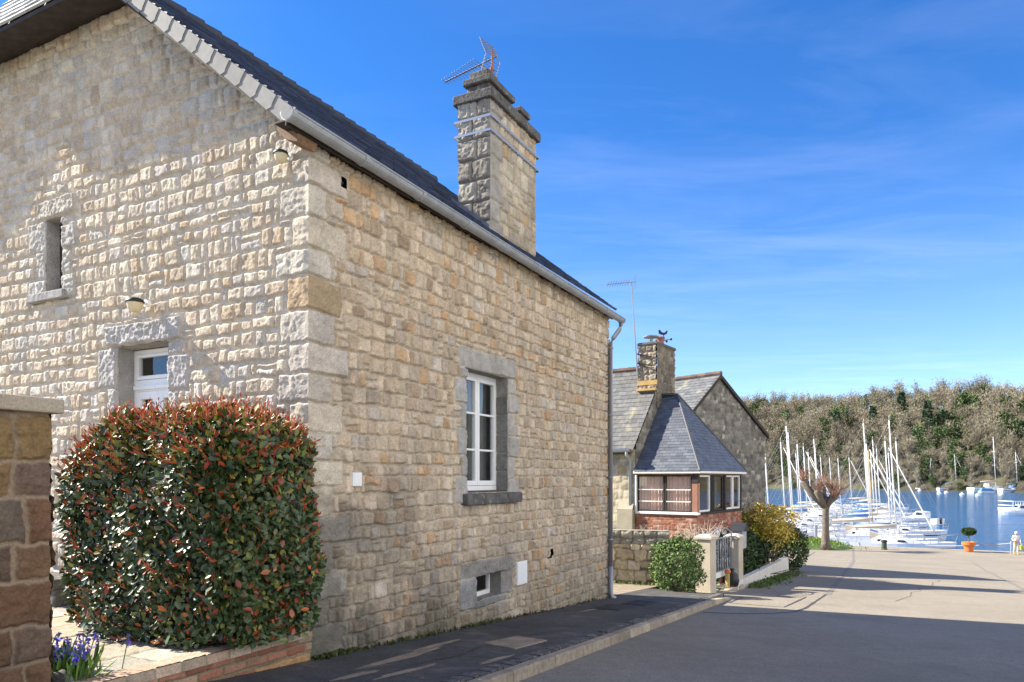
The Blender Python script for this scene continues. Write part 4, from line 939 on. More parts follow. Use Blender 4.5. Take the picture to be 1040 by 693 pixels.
def pil(x, Z, name, label, zt, w=.36):
    F = Fr(((x-520)/732*Z, Z, 0), K.ang); zb = -2.95; r = thing(name, label, 'pillar', F.p(0, 0, -2.75), K.ang)
    mb = MB(); mb.hexa([F.p(a*w/2*k, b*w/2*k, z) for z, k in ((zb, 1.06), (zt-.07, 1)) for a, b in ((-1, -1), (1, -1), (1, 1), (-1, 1))]); mb.build('shaft', M['plaster'], r, bevel=.012)
    mb = MB(); e = w/2+.035; mb.hexa([F.p(a*e, b*e, z) for z in (zt-.07, zt-.01) for a, b in ((-1, -1), (1, -1), (1, 1), (-1, 1))]); mb.hexa([F.p(a*e*k, b*e*k, z) for z, k in ((zt-.01, 1), (zt+.05, .5)) for a, b in ((-1, -1), (1, -1), (1, 1), (-1, 1))]); mb.build('cap', M['plaster'], r, bevel=.008)
    return F
FA = pil(717, 17.2, 'gate_pillar', 'cream plastered gate pillar next to the round green bush', -1.38)
FB = pil(745.5, 18.9, 'gate_pillar', 'cream plastered gate pillar at the start of the sloping white wall', -1.50)
gd = np.array(FB.o)-np.array(FA.o); gl = np.linalg.norm(gd); GF = Fr(FA.o, atan2(gd[1], gd[0])); g0, g1 = .24, gl-.22; zg = gz(13.2)-.08
gate = thing('garden_gate', 'grey ironwork garden gate with scrolled top between the cream pillars', 'gate', GF.p(g0, 0, zg), GF.ang)
mb = MB()
for a in (g0, g1): mb.tube([GF.p(a, 0, zg+.06), GF.p(a, 0, -1.38)], .022, 6)
for z in (zg+.1, zg+.45, -1.5): mb.tube([GF.p(g0, 0, z), GF.p(g1, 0, z)], .018, 6)
mb.build('frame', M['steel'], gate)
mb = MB(); n_ = 9
for i in range(1, n_): a = g0+(g1-g0)*i/n_; mb.tube([GF.p(a, 0, zg+.45), GF.p(a, 0, -1.5)], .010, 5)
mb.build('bars', M['iron'], gate)
mb = MB(); mid = (g0+g1)/2; hw = (g1-g0)/2
mb.tube([GF.p(mid+hw*cos(t), 0, -1.5+.26*sin(t)) for t in np.linspace(0, pi, 17)], .014, 6)
for sx in (-1, 1):
    for (cx_, cz_, rr_) in ((.45, -1.42, .10), (.2, -1.36, .09)): mb.tube([GF.p(mid+sx*(cx_*hw+rr_*(1-k/22)*cos(k*.55)), 0, cz_+rr_*(1-k/22)*sin(k*.55)) for k in range(18)], .009, 5)
    for zz in (-1.75, -2.0): mb.tube([GF.p(mid+sx*(.4*hw+.11*(1-k/22)*cos(k*.55)), -.012, zz+.11*(1-k/22)*sin(k*.55)) for k in range(18)], .008, 5)
mb.build('scrolls', M['zinc'], gate)
mb = MB(); mb.box(GF, g0+.03, g1-.03, .012, .022, zg+.47, -1.53); mb.build('mesh_panel', mat('grey_sheet', (.2, .21, .22), .6, mottle=[((.5, .5, .5), 5, .5, .6, .8), ((.04, .04, .05), 7, .52, .6, .9)]), gate)
mb = MB(); mb.box(GF, g0+.03, g1-.03, -.008, .008, zg+.3, zg+.44); mb.build('kick_panel', M['whitepaint'], gate)
mb = MB(); mb.hexa([GF.p(a, b, z) for z in (zg-.1, zg+.03) for a, b in ((g0-.1, -.28), (g1+.15, -.28), (g1+.15, .3), (g0-.1, .3))]); tag(mb.build('door_step', M['concrete'], bevel=.015), 'pale concrete step under the ironwork garden gate', 'step')
mk = thing('marker_post', 'short ochre marker post standing in front of the garden gate', 'post', GF.p(mid+.1, -.14, zg+.03), GF.ang)
mb = MB(); mb.lathe(GF.p(mid+.1, -.14, zg+.03), [(.055, 0), (.055, .34), (.05, .36)], 10); mb.build('shaft', mat('ochre_paint', (.48, .36, .12), .7, noise=[(6, .15, 3)]), mk)
mb = MB(); mb.lathe(GF.p(mid+.1, -.14, zg+.39), [(.075, 0), (.085, .05), (.06, .09)], 10); mb.build('cap', M['orange'], mk, smooth=True)
bn = thing('rubbish_sack', 'dark blue tied sack leaning on the garden gate', 'sack', GF.p(mid+.4, -.15, zg+.03), GF.ang)
mb = MB(); mb.lathe(GF.p(mid+.42, -.15, zg+.03), [(.02, 0), (.15, .02), (.18, .15), (.15, .3), (.05, .38), (.07, .44), (.0, .46)], 12); mb.build('bag', M['black'], bn, smooth=True)
# dark roofed box on the fence beyond the gate
lb = thing('letter_box', 'dark gable-roofed box on a grey post behind the right gate pillar', 'letter box', FB.p(.75, .1, -2.8), K.ang)
mb = MB(); mb.prism([FB.p(.48, -.1, -1.42), FB.p(1.0, -.1, -1.42), FB.p(.76, -.1, -1.20)], K.v*.38); mb.build('roof', M['iron'], lb)
mb = MB(); mb.box(FB, .55, .94, -.04, .24, -1.9, -1.425); mb.build('body', M['zinc'], lb, bevel=.006)
mb = MB(); mb.box(FB, .66, .8, .06, .2, -2.9, -1.9); mb.build('post', M['zinc'], lb)
bf = thing('board_fence', 'dark red-brown board fence behind the sloping white wall', 'fence', H.p(15, -.95, gz(15)), H.ang)
f_ = np.random.default_rng(5)
for i in range(14):
    t = 13.9+i*.22; mb = MB(); mb.box(H, t, t+.205, -1.02, -.985, gz(t)-.05, gz(t)+1.12+f_.uniform(-.02, .02)); mb.build('board', M['oldboard'] if 'oldboard' in M else M.setdefault('oldboard', mat('red_brown_board', (.14, .055, .035), .85, noise=[(4, .25, 4)])), bf)
mb = MB(); mb.tube([H.p(13.9, -.94, gz(14)+.4), H.p(17, -.94, gz(17)+.4)], .03, 4); mb.tube([H.p(13.9, -.94, gz(14)+.9), H.p(17, -.94, gz(17)+.9)], .03, 4); mb.build('rail', M['oldboard'], bf)
ww = MB(); w0, w1_ = 13.75, 24.2
ww.hexa([H.p(a, b, z) for (a, b, z) in ((w0, -1.5, -3.6), (w1_, -1.52, -4.2), (w1_, -1.28, -4.2), (w0, -1.28, -3.6), (w0, -1.48, -2.62), (w1_, -1.5, -3.0), (w1_, -1.3, -3.0), (w0, -1.3, -2.62))])
o = ww.build('white_wall', M['whitewall'] if 'whitewall' in M else M.setdefault('whitewall', mat('limewash', (.66, .62, .54), .9, noise=[(2, .1, 5), (14, .08, 3)], mottle=[((.35, .31, .24), 2.2, .6, .74, .6)])), bevel=.015)
tag(o, 'low white rendered wall sloping along the lane under the dark hedge', 'wall')

def blob_bush(name, label, o, r, n, size, pal, m, rng, box=2.2, depth=.16, cat='bush', foot=None, ang=0., spread=.7, wid=.45, lump=.12):
    """a leafy bush: leaves through the outer volume of a lumpy super-ellipsoid, with stems inside"""
    o = np.array(o, float); root = thing(name, label, cat, (o[0], o[1], foot if foot is not None else o[2]-r[2]))
    D = rng.normal(0, 1, (n, 3)); D[:, 2] = np.where(D[:, 2] < -.75*np.abs(D[:, 2]).mean()*2, -D[:, 2], D[:, 2]); D /= np.linalg.norm(D, axis=1)[:, None]
    k = 1/(np.sum(np.abs(D)**box, 1))**(1/box); ph = rng.uniform(0, 6, 6)
    lm = 1+lump*(np.sin(D[:, 0]*5+ph[0])*np.sin(D[:, 1]*4+ph[1])+.7*np.sin(D[:, 2]*7+ph[2]+D[:, 0]*4)+.5*np.sin(D[:, 1]*11+ph[3]+D[:, 2]*9))
    rad = k*lm*(1-np.abs(rng.normal(0, depth, n)))
    rot = lambda a: np.stack([a[:, 0]*cos(ang)-a[:, 1]*sin(ang), a[:, 0]*sin(ang)+a[:, 1]*cos(ang), a[:, 2]], 1)
    P = o+rot(D*rad[:, None]*np.array(r)); D = rot(D); Nn = D+np.array([0, 0, .2])
    V, q, C = leaves(P, Nn, size, pick(pal, n, rng), rng, spread*.8, wid, face=True)
    npmesh('foliage', V, q, m, root, C)
    mb = MB()
    for i in range(16):
        b = np.array([o[0]+rng.normal(0, .08*r[0]), o[1]+rng.normal(0, .08*r[1]), foot if foot is not None else o[2]-r[2]]); d = D[rng.integers(n)]*np.array(r)*.8; mb.tube([b, (b+o+d)/2+rng.normal(0, .05, 3), o+d], [.03, .02, .007], 5)
    mb.build('stems', M['bark'], root)
    return root
h_ = np.random.default_rng(111)
GREENS = [((.035, .07, .018), 4), ((.06, .10, .025), 2), ((.02, .045, .012), 2)]
blob_bush('round_bush', 'round clipped light green bush between the stone garden wall and gate pillar', ((687-520)/732*16.4, 16.4, -2.02), (.56, .52, .60), 4200, .075, [((.11, .18, .045), 4), ((.16, .23, .07), 3), ((.06, .11, .03), 2)], M['leafmatt'], h_, 2.5, .12, foot=gz(12)-.1)
blob_bush('dark_hedge', 'dense dark green hedge bush behind the sloping white wall', H.p(19.0, -.05, -2.72), (4.2, 1.25, 1.02), 9000, .13, GREENS, M['leafmatt'], h_, 2.6, .1, foot=gz(20)-.2, ang=H.ang)
blob_bush('hedge_bush', 'dark olive bush at the lower end of the white wall', H.p(26.0, -1.0, -2.95), (1.7, 1.0, 1.12), 4200, .13, [((.05, .085, .02), 3), ((.085, .11, .025), 2), ((.03, .055, .015), 2)], M['leafmatt'], h_, 2.1, .12, foot=gz(26)-.2, ang=H.ang)
blob_bush('forsythia_bush', 'loose orange-yellow flowering shrub in front of the barn gable', (8.9, 25.2, -1.7), (1.0, 1.0, .72), 4200, .10, [((.66, .46, .06), 3), ((.72, .54, .10), 2), ((.45, .3, .06), 2), ((.3, .3, .06), 1.4)], M['leafmatt'], h_, 2.2, .3, foot=gz(19)-.2, lump=.2)
blob_bush('yellow_shrub', 'bright lime and yellow shrub rising over the dark hedge', H.p(21.6, -.1, -1.95), (2.0, 1.0, .8), 3600, .11, [((.22, .26, .02), 3), ((.34, .27, .02), 2), ((.11, .16, .02), 2)], M['leafmatt'], h_, 2.2, .25, foot=gz(22)-.2, lump=.2, ang=H.ang)
def twig_bush(name, label, o, r, hgt, n, m, rng, rad=.006):
    root = thing(name, label, 'bush', o); mb = MB(); o = np.array(o)
    for i in range(n):
        a = rng.uniform(0, 2*pi); d = np.array([cos(a)*r[0]*sqrt(rng.random()), sin(a)*r[1]*sqrt(rng.random()), hgt*rng.uniform(.6, 1.05)])
        b = o+np.array([d[0]*.35, d[1]*.35, 0]); m1 = b+np.array([d[0]*.25, d[1]*.25, d[2]*.6])+rng.normal(0, .03, 3); e = o+d+rng.normal(0, .03, 3)
        mb.tube([b, m1, e], [rad*1.6, rad*1.2, rad*.6], 4)
        for k in range(3):
            s_ = m1+(e-m1)*rng.uniform(0, .8); mb.tube([s_, s_+np.array([rng.normal(0, .14), rng.normal(0, .14), rng.uniform(.0, .22)])], [rad, rad*.4], 4)
    mb.build('branches', m, root); return root
twig_bush('dry_shrub', 'pale dead-stemmed shrub behind the stone garden wall', ((668-520)/732*18.7, 18.7, -2.6), (.8, .4), 1.35, 90, M['paletwig'], h_)
twig_bush('dry_shrub', 'pale twiggy shrub arching behind the left gate pillar', ((712-520)/732*19.2, 19.2, -2.7), (.7, .4), 1.55, 70, M['paletwig'], h_)
twig_bush('bare_shrub', 'bare brown twiggy shrub over the fence by the yellow bushes', H.p(21.0, .1, gz(21)), (1.3, 1.3), 2.5, 90, M['twig'], h_, .009)
V, Q_, C = [], [], []; P = np.array([H.p(t, s, gz(t)-.08) for t, s in zip(h_.uniform(14.5, 24, 1500), -1.58-np.abs(h_.normal(0, .22, 1500)))]+[H.p(t, s, gz(t)+.0) for t, s in zip(h_.uniform(11.2, 12.1, 500), h_.uniform(-.6, 2.2, 500)) if t > 11.72-(s-1.9)*.215-.35])
V, Q_, C = leaves(P, np.tile(UP, (len(P), 1)), .12, pick([((.09, .15, .03), 3), ((.13, .17, .05), 2), ((.06, .09, .02), 1)], len(P), h_), h_, .6, .25)
struct(npmesh('verge_grass', V, Q_, M['leafmatt'], None, C), 'stuff')
sheet('garden_ground', np.arange(13, 25.1, 1.), np.linspace(-1.25, 14, 6), lambda t, s: gz(t)-.05+.25*min(1, max(0, (s+1.25))), M['grass'])
# ================================================================== quay
b_ = np.random.default_rng(121); ZQ = gz(62)-.1; ZW = -6.7
mb = MB(); s = -60
while s < 30:
    mb.box(H, QE-.02, QE+.4, s+.01, s+1.49, -10, ZQ+.03); s += 1.5
struct(mb.build('quay_edge', M['concrete'], bevel=.02))
gm = []; V = [H.p(58.5, .6, ZQ+.55)]
mb = MB(); mb.lathe((0, 0, 0), [(1, 0), (.85, .28), (.6, .5), (.3, .62), (.05, .66)], 24)
V = np.array(mb.v)*np.array([4.0, 2.4, 1.15])+np.array(H.p(59.5, 1.2, ZQ-.05))
o = npmesh('grass_bank', V, np.array([f for f in mb.f if len(f) == 4]), M['grass'], None, None, True); struct(o)
P = np.array(H.p(59.5, 1.2, ZQ-.05))+np.stack([b_.normal(0, 1.7, 2600), b_.normal(0, 1.0, 2600), np.zeros(2600)], 1)
P[:, 2] += .74*np.clip(1-((P[:, 0]-H.p(59.5, 1.2, 0)[0])/4.0)**2-((P[:, 1]-H.p(59.5, 1.2, 0)[1])/2.4)**2, 0, 1)**.7
V, q, C = leaves(P, np.tile(UP, (len(P), 1)), .22, pick([((.14, .24, .03), 3), ((.2, .28, .05), 2), ((.08, .14, .02), 1)], len(P), b_), b_, .6, .2); struct(npmesh('bank_grass', V, q, M['leafmatt'], None, C), 'stuff')
# pollarded tree
to = np.array([(838.5-520)/732*58., 58., ZQ+.45]); tr = thing('pollarded_tree', 'pollarded tree with knobbly head and reddish twigs on the grass bank by the quay', 'tree', to)
mb = MB(); mb.tube([to-UP*.4, to+UP*.15, to+UP*1.2, to+UP*2.6, to+np.array([.05, 0, 3.9])], [.44, .33, .27, .25, .29], 12)
mb.build('trunk', M['bark'], tr, smooth=True)
mb = MB(); hd = []
for (dx, dy, dz, r0, r1) in ((-1.75, .2, 1.75, .26, .20), (-.9, -.5, 1.0, .24, .2), (.75, .2, 1.1, .26, .22), (.35, -.7, .5, .2, .2), (1.1, .5, .6, .2, .18), (-.1, .3, 1.3, .2, .18)):
    e = to+np.array([dx, dy, 3.3+dz]); m_ = to+np.array([dx*.5, dy*.5, 3.3+dz*.35]); mb.tube([to+UP*3.1, m_, e, e+UP*.15], [r0*1.25, r0, r1*1.35, r1*.5], 9); hd.append(e)
mb.build('limbs', M['bark'], tr, smooth=True)
mb = MB()
for e in hd:
    for i in range(44):
        d = np.array([b_.normal(0, .5), b_.normal(0, .5), b_.uniform(.5, 1.3)]); mb.tube([e, e+d*.5+b_.normal(0, .05, 3), e+d*b_.uniform(.8, 1.2)], [.022, .016, .008], 4)
mb.build('twigs', mat('red_twig', (.27, .15, .095), .8), tr)
# bollard, planter, posts and rope
o = np.array([(898-520)/732*58.6, 58.6, ZQ]); bo = thing('bollard', 'short dark green bollard at the quay edge before the boats', 'bollard', o)
mb = MB(); mb.lathe(o, [(.24, 0), (.22, .1), (.2, .12), (.19, .62)], 12); mb.build('post', mat('green_iron', (.05, .07, .03), .6, noise=[(4, .3, 4)]), bo)
mb = MB(); mb.lathe(o+UP*.6, [(.2, 0), (.25, .04), (.25, .12), (.16, .2), (.03, .22)], 12); mb.build('cap', M['iron'], bo, smooth=True)
o = np.array([(984-520)/732*56.8, 56.8, ZQ]); pl = thing('planter', 'big orange terracotta pot with clipped round shrub on the quay', 'planter', o)
mb = MB(); mb.lathe(o, [(.28, 0), (.30, .05), (.36, .5), (.39, .52), (.49, .56), (.51, .78), (.48, .8), (.43, .76), (.05, .72)], 24); mb.build('pot', M['orange'], pl, smooth=False)
mb = MB(); mb.tube([o+UP*.7, o+UP*1.5], [.05, .035], 6); mb.build('stem', M['bark'], pl)
D = b_.normal(0, 1, (1500, 3)); D /= np.linalg.norm(D, axis=1)[:, None]; P = o+np.array([0, 0, 1.62])+D*np.array([.48, .48, .27])*(1-np.abs(b_.normal(0, .2, (1500, 1))))
V, q, C = leaves(P, D, .13, pick(GREENS+[((.09, .12, .03), 3)], 1500, b_), b_, .7); npmesh('foliage', V, q, M['leafmatt'], pl, C)
def at(px, Z, z): return np.array([(px-520)/732*Z, Z, z])
po = thing('mooring_post', 'thin grey railing post near the person on the quay', 'post', at(1027, 55.6, ZQ)); mb = MB(); mb.tube([at(1027, 55.6, ZQ), at(1027, 55.6, ZQ+.85)], .05, 8); mb.lathe(at(1027, 55.6, ZQ+.85), [(.05, 0), (.075, .03), (.05, .08)], 8); mb.build('shaft', M['zinc'], po)
pts = [at(1027, 55.6, ZQ+.8)+(at(940, 59.4, ZQ+.3)-at(1027, 55.6, ZQ+.8))*k-UP*.5*k*(1-k) for k in np.linspace(0, 1, 14)]
mb = MB(); mb.tube(pts, .03, 5); tag(mb.build('mooring_rope', M['beigecover']), 'thin mooring rope running from the railing post along the quay edge', 'rope')

# ------------------------------------------------------------------ the person on the quay
def skin_body(name, joints, edges, m, parent, lvl=2):
    x = XF[parent]; V = localise(np.array([j[0] for j in joints]), x); me = bpy.data.meshes.new(name); me.from_pydata([tuple(v) for v in V], edges, [])
    o = attach(me, name, m, parent); md = o.modifiers.new('skin', 'SKIN')
    if not me.skin_vertices: me.skin_vertices.new() if hasattr(me.skin_vertices, 'new') else None
    for i, j in enumerate(joints): me.skin_vertices[0].data[i].radius = (j[1], j[1] if len(j) < 3 else j[2])
    me.skin_vertices[0].data[0].use_root = True
    s_ = o.modifiers.new('sub', 'SUBSURF'); s_.levels = s_.render_levels = lvl; return o
pb = at(1032, 54.9, ZQ+.01); pr = thing('person', 'person in a white and orange patterned top and cream trousers carrying a lime bag', 'person', pb)
sx = np.array([.95, -.3, 0.]); fx = np.array([-.3, -.95, 0.])
def J(x, f, z, r, r2=None): return (pb+sx*x+fx*f+UP*z, r, r2 or r)
body = [J(0, 0, .92, .12, .10), J(0, .01, 1.12, .115, .09), J(0, 0, 1.36, .13, .095), J(0, .01, 1.47, .055), J(0, .03, 1.56, .075, .085), J(0, .03, 1.66, .075, .09),
        J(.17, 0, 1.40, .05), J(.24, .03, 1.14, .04), J(.25, .14, .92, .03), J(.255, .18, .84, .025), J(-.17, 0, 1.40, .05), J(-.25, .02, 1.13, .04), J(-.2, .22, 1.05, .03), J(-.15, .3, 1.04, .025),
        J(.09, 0, .84, .085), J(.10, .07, .47, .058), J(.10, .02, .09, .04), J(.10, .16, .035, .035), J(-.09, 0, .84, .085), J(-.10, -.02, .47, .058), J(-.10, -.12, .09, .04), J(-.10, .02, .035, .035)]
skin_body('body', body, [(0, 1), (1, 2), (2, 3), (3, 4), (4, 5), (2, 6), (6, 7), (7, 8), (8, 9), (2, 10), (10, 11), (11, 12), (12, 13), (0, 14), (14, 15), (15, 16), (16, 17), (0, 18), (18, 19), (19, 20), (20, 21)], mat('skin', (.5, .3, .21), .6), pr)
jk = [J(0, 0, .98, .155, .135), J(0, .01, 1.14, .145, .12), J(0, 0, 1.37, .155, .12), J(0, .0, 1.45, .075), J(.18, 0, 1.40, .068), J(.245, .03, 1.14, .055), J(.25, .12, .95, .045), J(-.18, 0, 1.40, .068), J(-.255, .02, 1.13, .055), J(-.21, .18, 1.06, .045)]
skin_body('jacket', jk, [(0, 1), (1, 2), (2, 3), (2, 4), (4, 5), (5, 6), (2, 7), (7, 8), (8, 9)], mat('patterned_top', (.78, .74, .7), .85, mottle=[((.6, .2, .09), 6, .56, .62, .9)]), pr)
tj = [J(0, 0, .93, .15, .13), J(.09, 0, .80, .11), J(.10, .06, .47, .08), J(.10, .02, .12, .065), J(-.09, 0, .80, .11), J(-.10, -.02, .47, .08), J(-.10, -.11, .12, .065)]
skin_body('trousers', tj, [(0, 1), (1, 2), (2, 3), (0, 4), (4, 5), (5, 6)], mat('cream_trousers', (.62, .56, .44), .85), pr)
mb = MB(); mb.lathe(pb+fx*.02+UP*1.60, [(.095, -.03), (.105, .03), (.10, .09), (.06, .145), (.01, .16)], 12); mb.build('hair', mat('white_hair', (.7, .68, .64), .8), pr, smooth=True)
mb = MB()
for x in (-.032, .032): c = pb+fx*.115+sx*x+UP*1.625; mb.lathe(c, [(.004, -.008), (.011, 0), (.004, .008)], 6)
mb.build('eyes', M['black'], pr)
mb = MB(); c = pb+fx*.12+UP*1.585; mb.hexa([c+sx*a+fx*b+UP*z for z, k in ((-.02, 1), (.035, .4)) for a, b in ((-.016*k, -.03), (-.016*k, .015*k), (.016*k, .015*k), (.016*k, -.03))]); mb.build('nose', bpy.data.materials['skin'], pr)
for sg, f in ((1, .06), (-1, -.08)):
    F = Fr((0, 0, 0), 0); mb = MB(); c = pb+sx*.10*sg+fx*f; mb.hexa([c+sx*a+fx*b+UP*z for z, k in ((0, 1), (.08, .75)) for a, b in ((-.05*k, -.09), (-.05*k, .16*k), (.05*k, .16*k), (.05*k, -.09))]); mb.build('shoe', mat('lime_shoe', (.3, .3, .05), .6), pr, bevel=.02)
bg = thing('carrier_bag', 'lime green carrier bag held by the person on the quay', 'bag', pb+sx*.27+fx*.2+UP*.34)
bc = pb+sx*.27+fx*.2; mb = MB(); mb.hexa([bc+sx*a+fx*b+UP*z for z, k in ((.34, .8), (.74, 1)) for a, b in ((-.09*k, -.19*k), (-.09*k, .19*k), (.09*k, .19*k), (.09*k, -.19*k))]); mb.build('sack', mat('lime_plastic', (.42, .44, .06), .5), bg, bevel=.03)
mb = MB()
for k in (-.05, .05): mb.tube([bc+fx*.1*cos(t)+sx*k*sin(t)+UP*(.73+.12*sin(t)) for t in np.linspace(0, pi, 9)], .008, 5)
mb.build('handle', bpy.data.materials['lime_plastic'], bg)

# ================================================================== water and boats
mb = MB()
wp = [H.p(QE, -400, ZW), H.p(QE, 400, ZW), H.p(900, 700, ZW), H.p(900, -900, ZW)]
V = np.array(wp); struct(npmesh('water', V, np.array([[0, 3, 2, 1]]), M['water'], loc=H.p(QE, 0, ZW)))
nt = M['water'].node_tree; L = nt.links.new; bs = nt.nodes['Principled BSDF']; tc = nt.nodes.new('ShaderNodeTexCoord'); last = None
for (scx, scy, det, st, dist) in ((.35, .9, 3, .9, .5), (1.6, 3.2, 3, .8, .15), (.05, .12, 2, .5, 1.2)):
    mp = nt.nodes.new('ShaderNodeMapping'); mp.inputs['Scale'].default_value = (scx, scy, 1); mp.inputs['Rotation'].default_value = (0, 0, .3); L(tc.outputs['Object'], mp.inputs[0])
    n = nt.nodes.new('ShaderNodeTexNoise'); n.inputs['Scale'].default_value = 1; n.inputs['Detail'].default_value = det; L(mp.outputs[0], n.inputs['Vector'])
    bp = nt.nodes.new('ShaderNodeBump'); bp.inputs['Strength'].default_value = st; bp.inputs['Distance'].default_value = dist; L(n.outputs['Fac'], bp.inputs['Height'])
    if last: L(last, bp.inputs['Normal'])
    last = bp.outputs['Normal']
L(last, bs.inputs['Normal'])
# a sailing boat about the origin, bow to +x, waterline at z=0
class OFr:
    def p(s, a, b, z): return np.array([a, b, z], float)
OF = OFr()
def loft(mb, secs, c=None):
    i0 = len(mb.v); n = len(secs[0])
    for s_ in secs: mb.v += [tuple(p) for p in s_]; mb.c += [(.5,)*3]*n
    for k in range(len(secs)-1):
        for j in range(n-1): mb.f.append((i0+k*n+j, i0+(k+1)*n+j, i0+(k+1)*n+j+1, i0+k*n+j+1))
    mb.f.append(tuple(i0+j for j in range(n-1, -1, -1))); e = i0+(len(secs)-1)*n; mb.f.append(tuple(e+j for j in range(n)))
def hull_secs(L, B, fb):
    secs = []
    for f in np.linspace(0, 1, 15):
        x = -L/2+L*f; w = B/2*(.74+.26*sin(min(f/.5, 1)*pi/2))*(1 if f < .5 else (1-((f-.5)/.5)**2.3)); w = max(w, .02); sh = fb*(1.0+.18*(2*f-1)**2+.14*f)
        xo = .35*f**4; secs.append([(x+xo, -w, sh), (x+xo*.7, -w*.98, sh*.55), (x+xo*.3, -w*.80, .0), (x-.05, -w*.3, -.35), (x-.05, w*.3, -.35), (x+xo*.3, w*.80, .0), (x+xo*.7, w*.98, sh*.55), (x+xo, w, sh)])
    return secs
def sailboat(L, mast_h, cover, mastm, furl, stripe, rake=.06):
    r = thing('sailing_boat', 'x', 'boat', (0, 0, 0)); B = L*.31; fb = .85
    mb = MB(); loft(mb, hull_secs(L, B, fb)); h = mb.build('hull', M['hull'], r, smooth=False)
    mb = MB(); S = hull_secs(L, B, fb)
    for sgn, k in ((-1, 1), (1, 6)):
        for i in range(len(S)-1):
            p, q = np.array(S[i][k]), np.array(S[i+1][k]); o_ = np.array([0, sgn*.012, 0]); mb.poly([p+o_-UP*.07, q+o_-UP*.07, q+o_+UP*.05, p+o_+UP*.05])
    mb.build('stripe', stripe, h)
    mb = MB(); secs = []
    for f, w, hh in ((-.12, .28, .0), (-.10, .29, .48), (.02, .29, .52), (.16, .24, .45), (.26, .16, .22), (.30, .12, .0)):
        x = L*f; z0 = fb*.98; secs.append([(x, -w*B*1.2, z0), (x, -w*B, z0+hh), (x, w*B, z0+hh), (x, w*B*1.2, z0)])
    loft(mb, secs); cb_ = mb.build('cabin', M['hull'], r)
    mb = MB()
    for sgn in (-1, 1): mb.prism([(L*-.08, sgn*B*.325, fb+.16), (L*.16, sgn*B*.285, fb+.16), (L*.13, sgn*B*.268, fb+.33), (L*-.08, sgn*B*.305, fb+.36)], (0, sgn*.02, 0))
    mb.build('window', M['boatglass'], cb_)
    mb = MB()                                            # sprayhood and cockpit coamings
    loft(mb, [[(-L*.14, -B*.3, fb+.3), (-L*.14, -B*.24, fb+.98), (-L*.14, B*.24, fb+.98), (-L*.14, B*.3, fb+.3)], [(-L*.05, -B*.28, fb+.45), (-L*.055, -B*.2, fb+.75), (-L*.055, B*.2, fb+.75), (-L*.05, B*.28, fb+.45)]])
    mb.build('sprayhood', cover, r)
    mx = L*.08; mb = MB(); mb.tube([(mx, 0, fb+.3), (mx-rake*mast_h*.5, 0, fb+mast_h*.5), (mx-rake*mast_h, 0, fb+mast_h)], [.065, .06, .05], 7)
    for f in (.45, .72): x = mx-rake*mast_h*f; mb.tube([(x-.08, -.55, fb+mast_h*f-.02), (x, 0, fb+mast_h*f), (x-.08, .55, fb+mast_h*f-.02)], .03, 5)
    mb.tube([(mx-rake*mast_h, 0, fb+mast_h), (mx-rake*mast_h, 0, fb+mast_h+.45)], .015, 4)
    mt = mb.build('mast', mastm, r, smooth=True)
    mb = MB(); mb.tube([(mx, 0, fb+1.25), (mx-L*.36, 0, fb+1.3)], .06, 8); bmo = mb.build('boom', mastm, r)
    mb = MB(); mb.tube([(mx-.1, 0, fb+1.45), (mx-L*.18, 0, fb+1.44), (mx-L*.35, 0, fb+1.38)], [.2, .16, .09], 8); mb.build('sail_cover', cover, bmo, smooth=True)
    tp = np.array([mx-rake*mast_h, 0, fb+mast_h]); mb = MB()
    bow = np.array([L*.5+.25, 0, fb*1.3]); mb.tube([bow, tp], .007, 4); mb.tube([(-L*.49, 0, fb), tp], .006, 4)
    for sgn in (-1, 1): mb.tube([(mx-.1, sgn*B*.45, fb), (mx-rake*mast_h*.45-.08, sgn*.55, fb+mast_h*.45), tp-UP*.3], .007, 4); mb.tube([(mx+.3, sgn*B*.42, fb), tp-UP*mast_h*.5], .006, 4)
    mb.build('rigging', M['steel'], mt)
    if furl: mb = MB(); mb.tube([bow+(tp-bow)*.05, bow+(tp-bow)*.12, bow+(tp-bow)*.6, bow+(tp-bow)*.93], [.03, .07, .055, .02], 7); mb.build('furled_jib', M['hull'], r, smooth=True)
    mb = MB()
    xs_ = L*.5+.2; mb.tube([(xs_-1.1, -.55, fb*1.18), (xs_-1.0, -.55, fb*1.18+.6), (xs_+.25, 0, fb*1.3+.62), (xs_-1.0, .55, fb*1.18+.6), (xs_-1.1, .55, fb*1.18)], .028, 5)
    mb.tube([(xs_+.05, 0, fb*1.25), (xs_+.25, 0, fb*1.3+.62)], .028, 5); mb.build('bow_rail', M['steel'], r)
    mb = MB(); mb.tube([(-L*.4, -B*.36, fb), (-L*.42, -B*.36, fb+.65), (-L*.5, -B*.3, fb+.65), (-L*.5, B*.3, fb+.65), (-L*.42, B*.36, fb+.65), (-L*.4, B*.36, fb)], .025, 5)
    mb.build('stern_rail', M['steel'], r)
    for sgn in (-1, 1):
        mb = MB(); wire = []
        for x in (-.4, -.25, -.1, .05, .2, .33): w = B/2*(.97 if x < .1 else .97*(1-(2*x)**2.3)); mb.tube([(L*x, sgn*w, fb), (L*x, sgn*w, fb+.6)], .018, 4); wire.append((L*x, sgn*w, fb+.58))
        mb.tube(wire, .012, 4); mb.build('guard_rail', M['steel'], r)
    return r
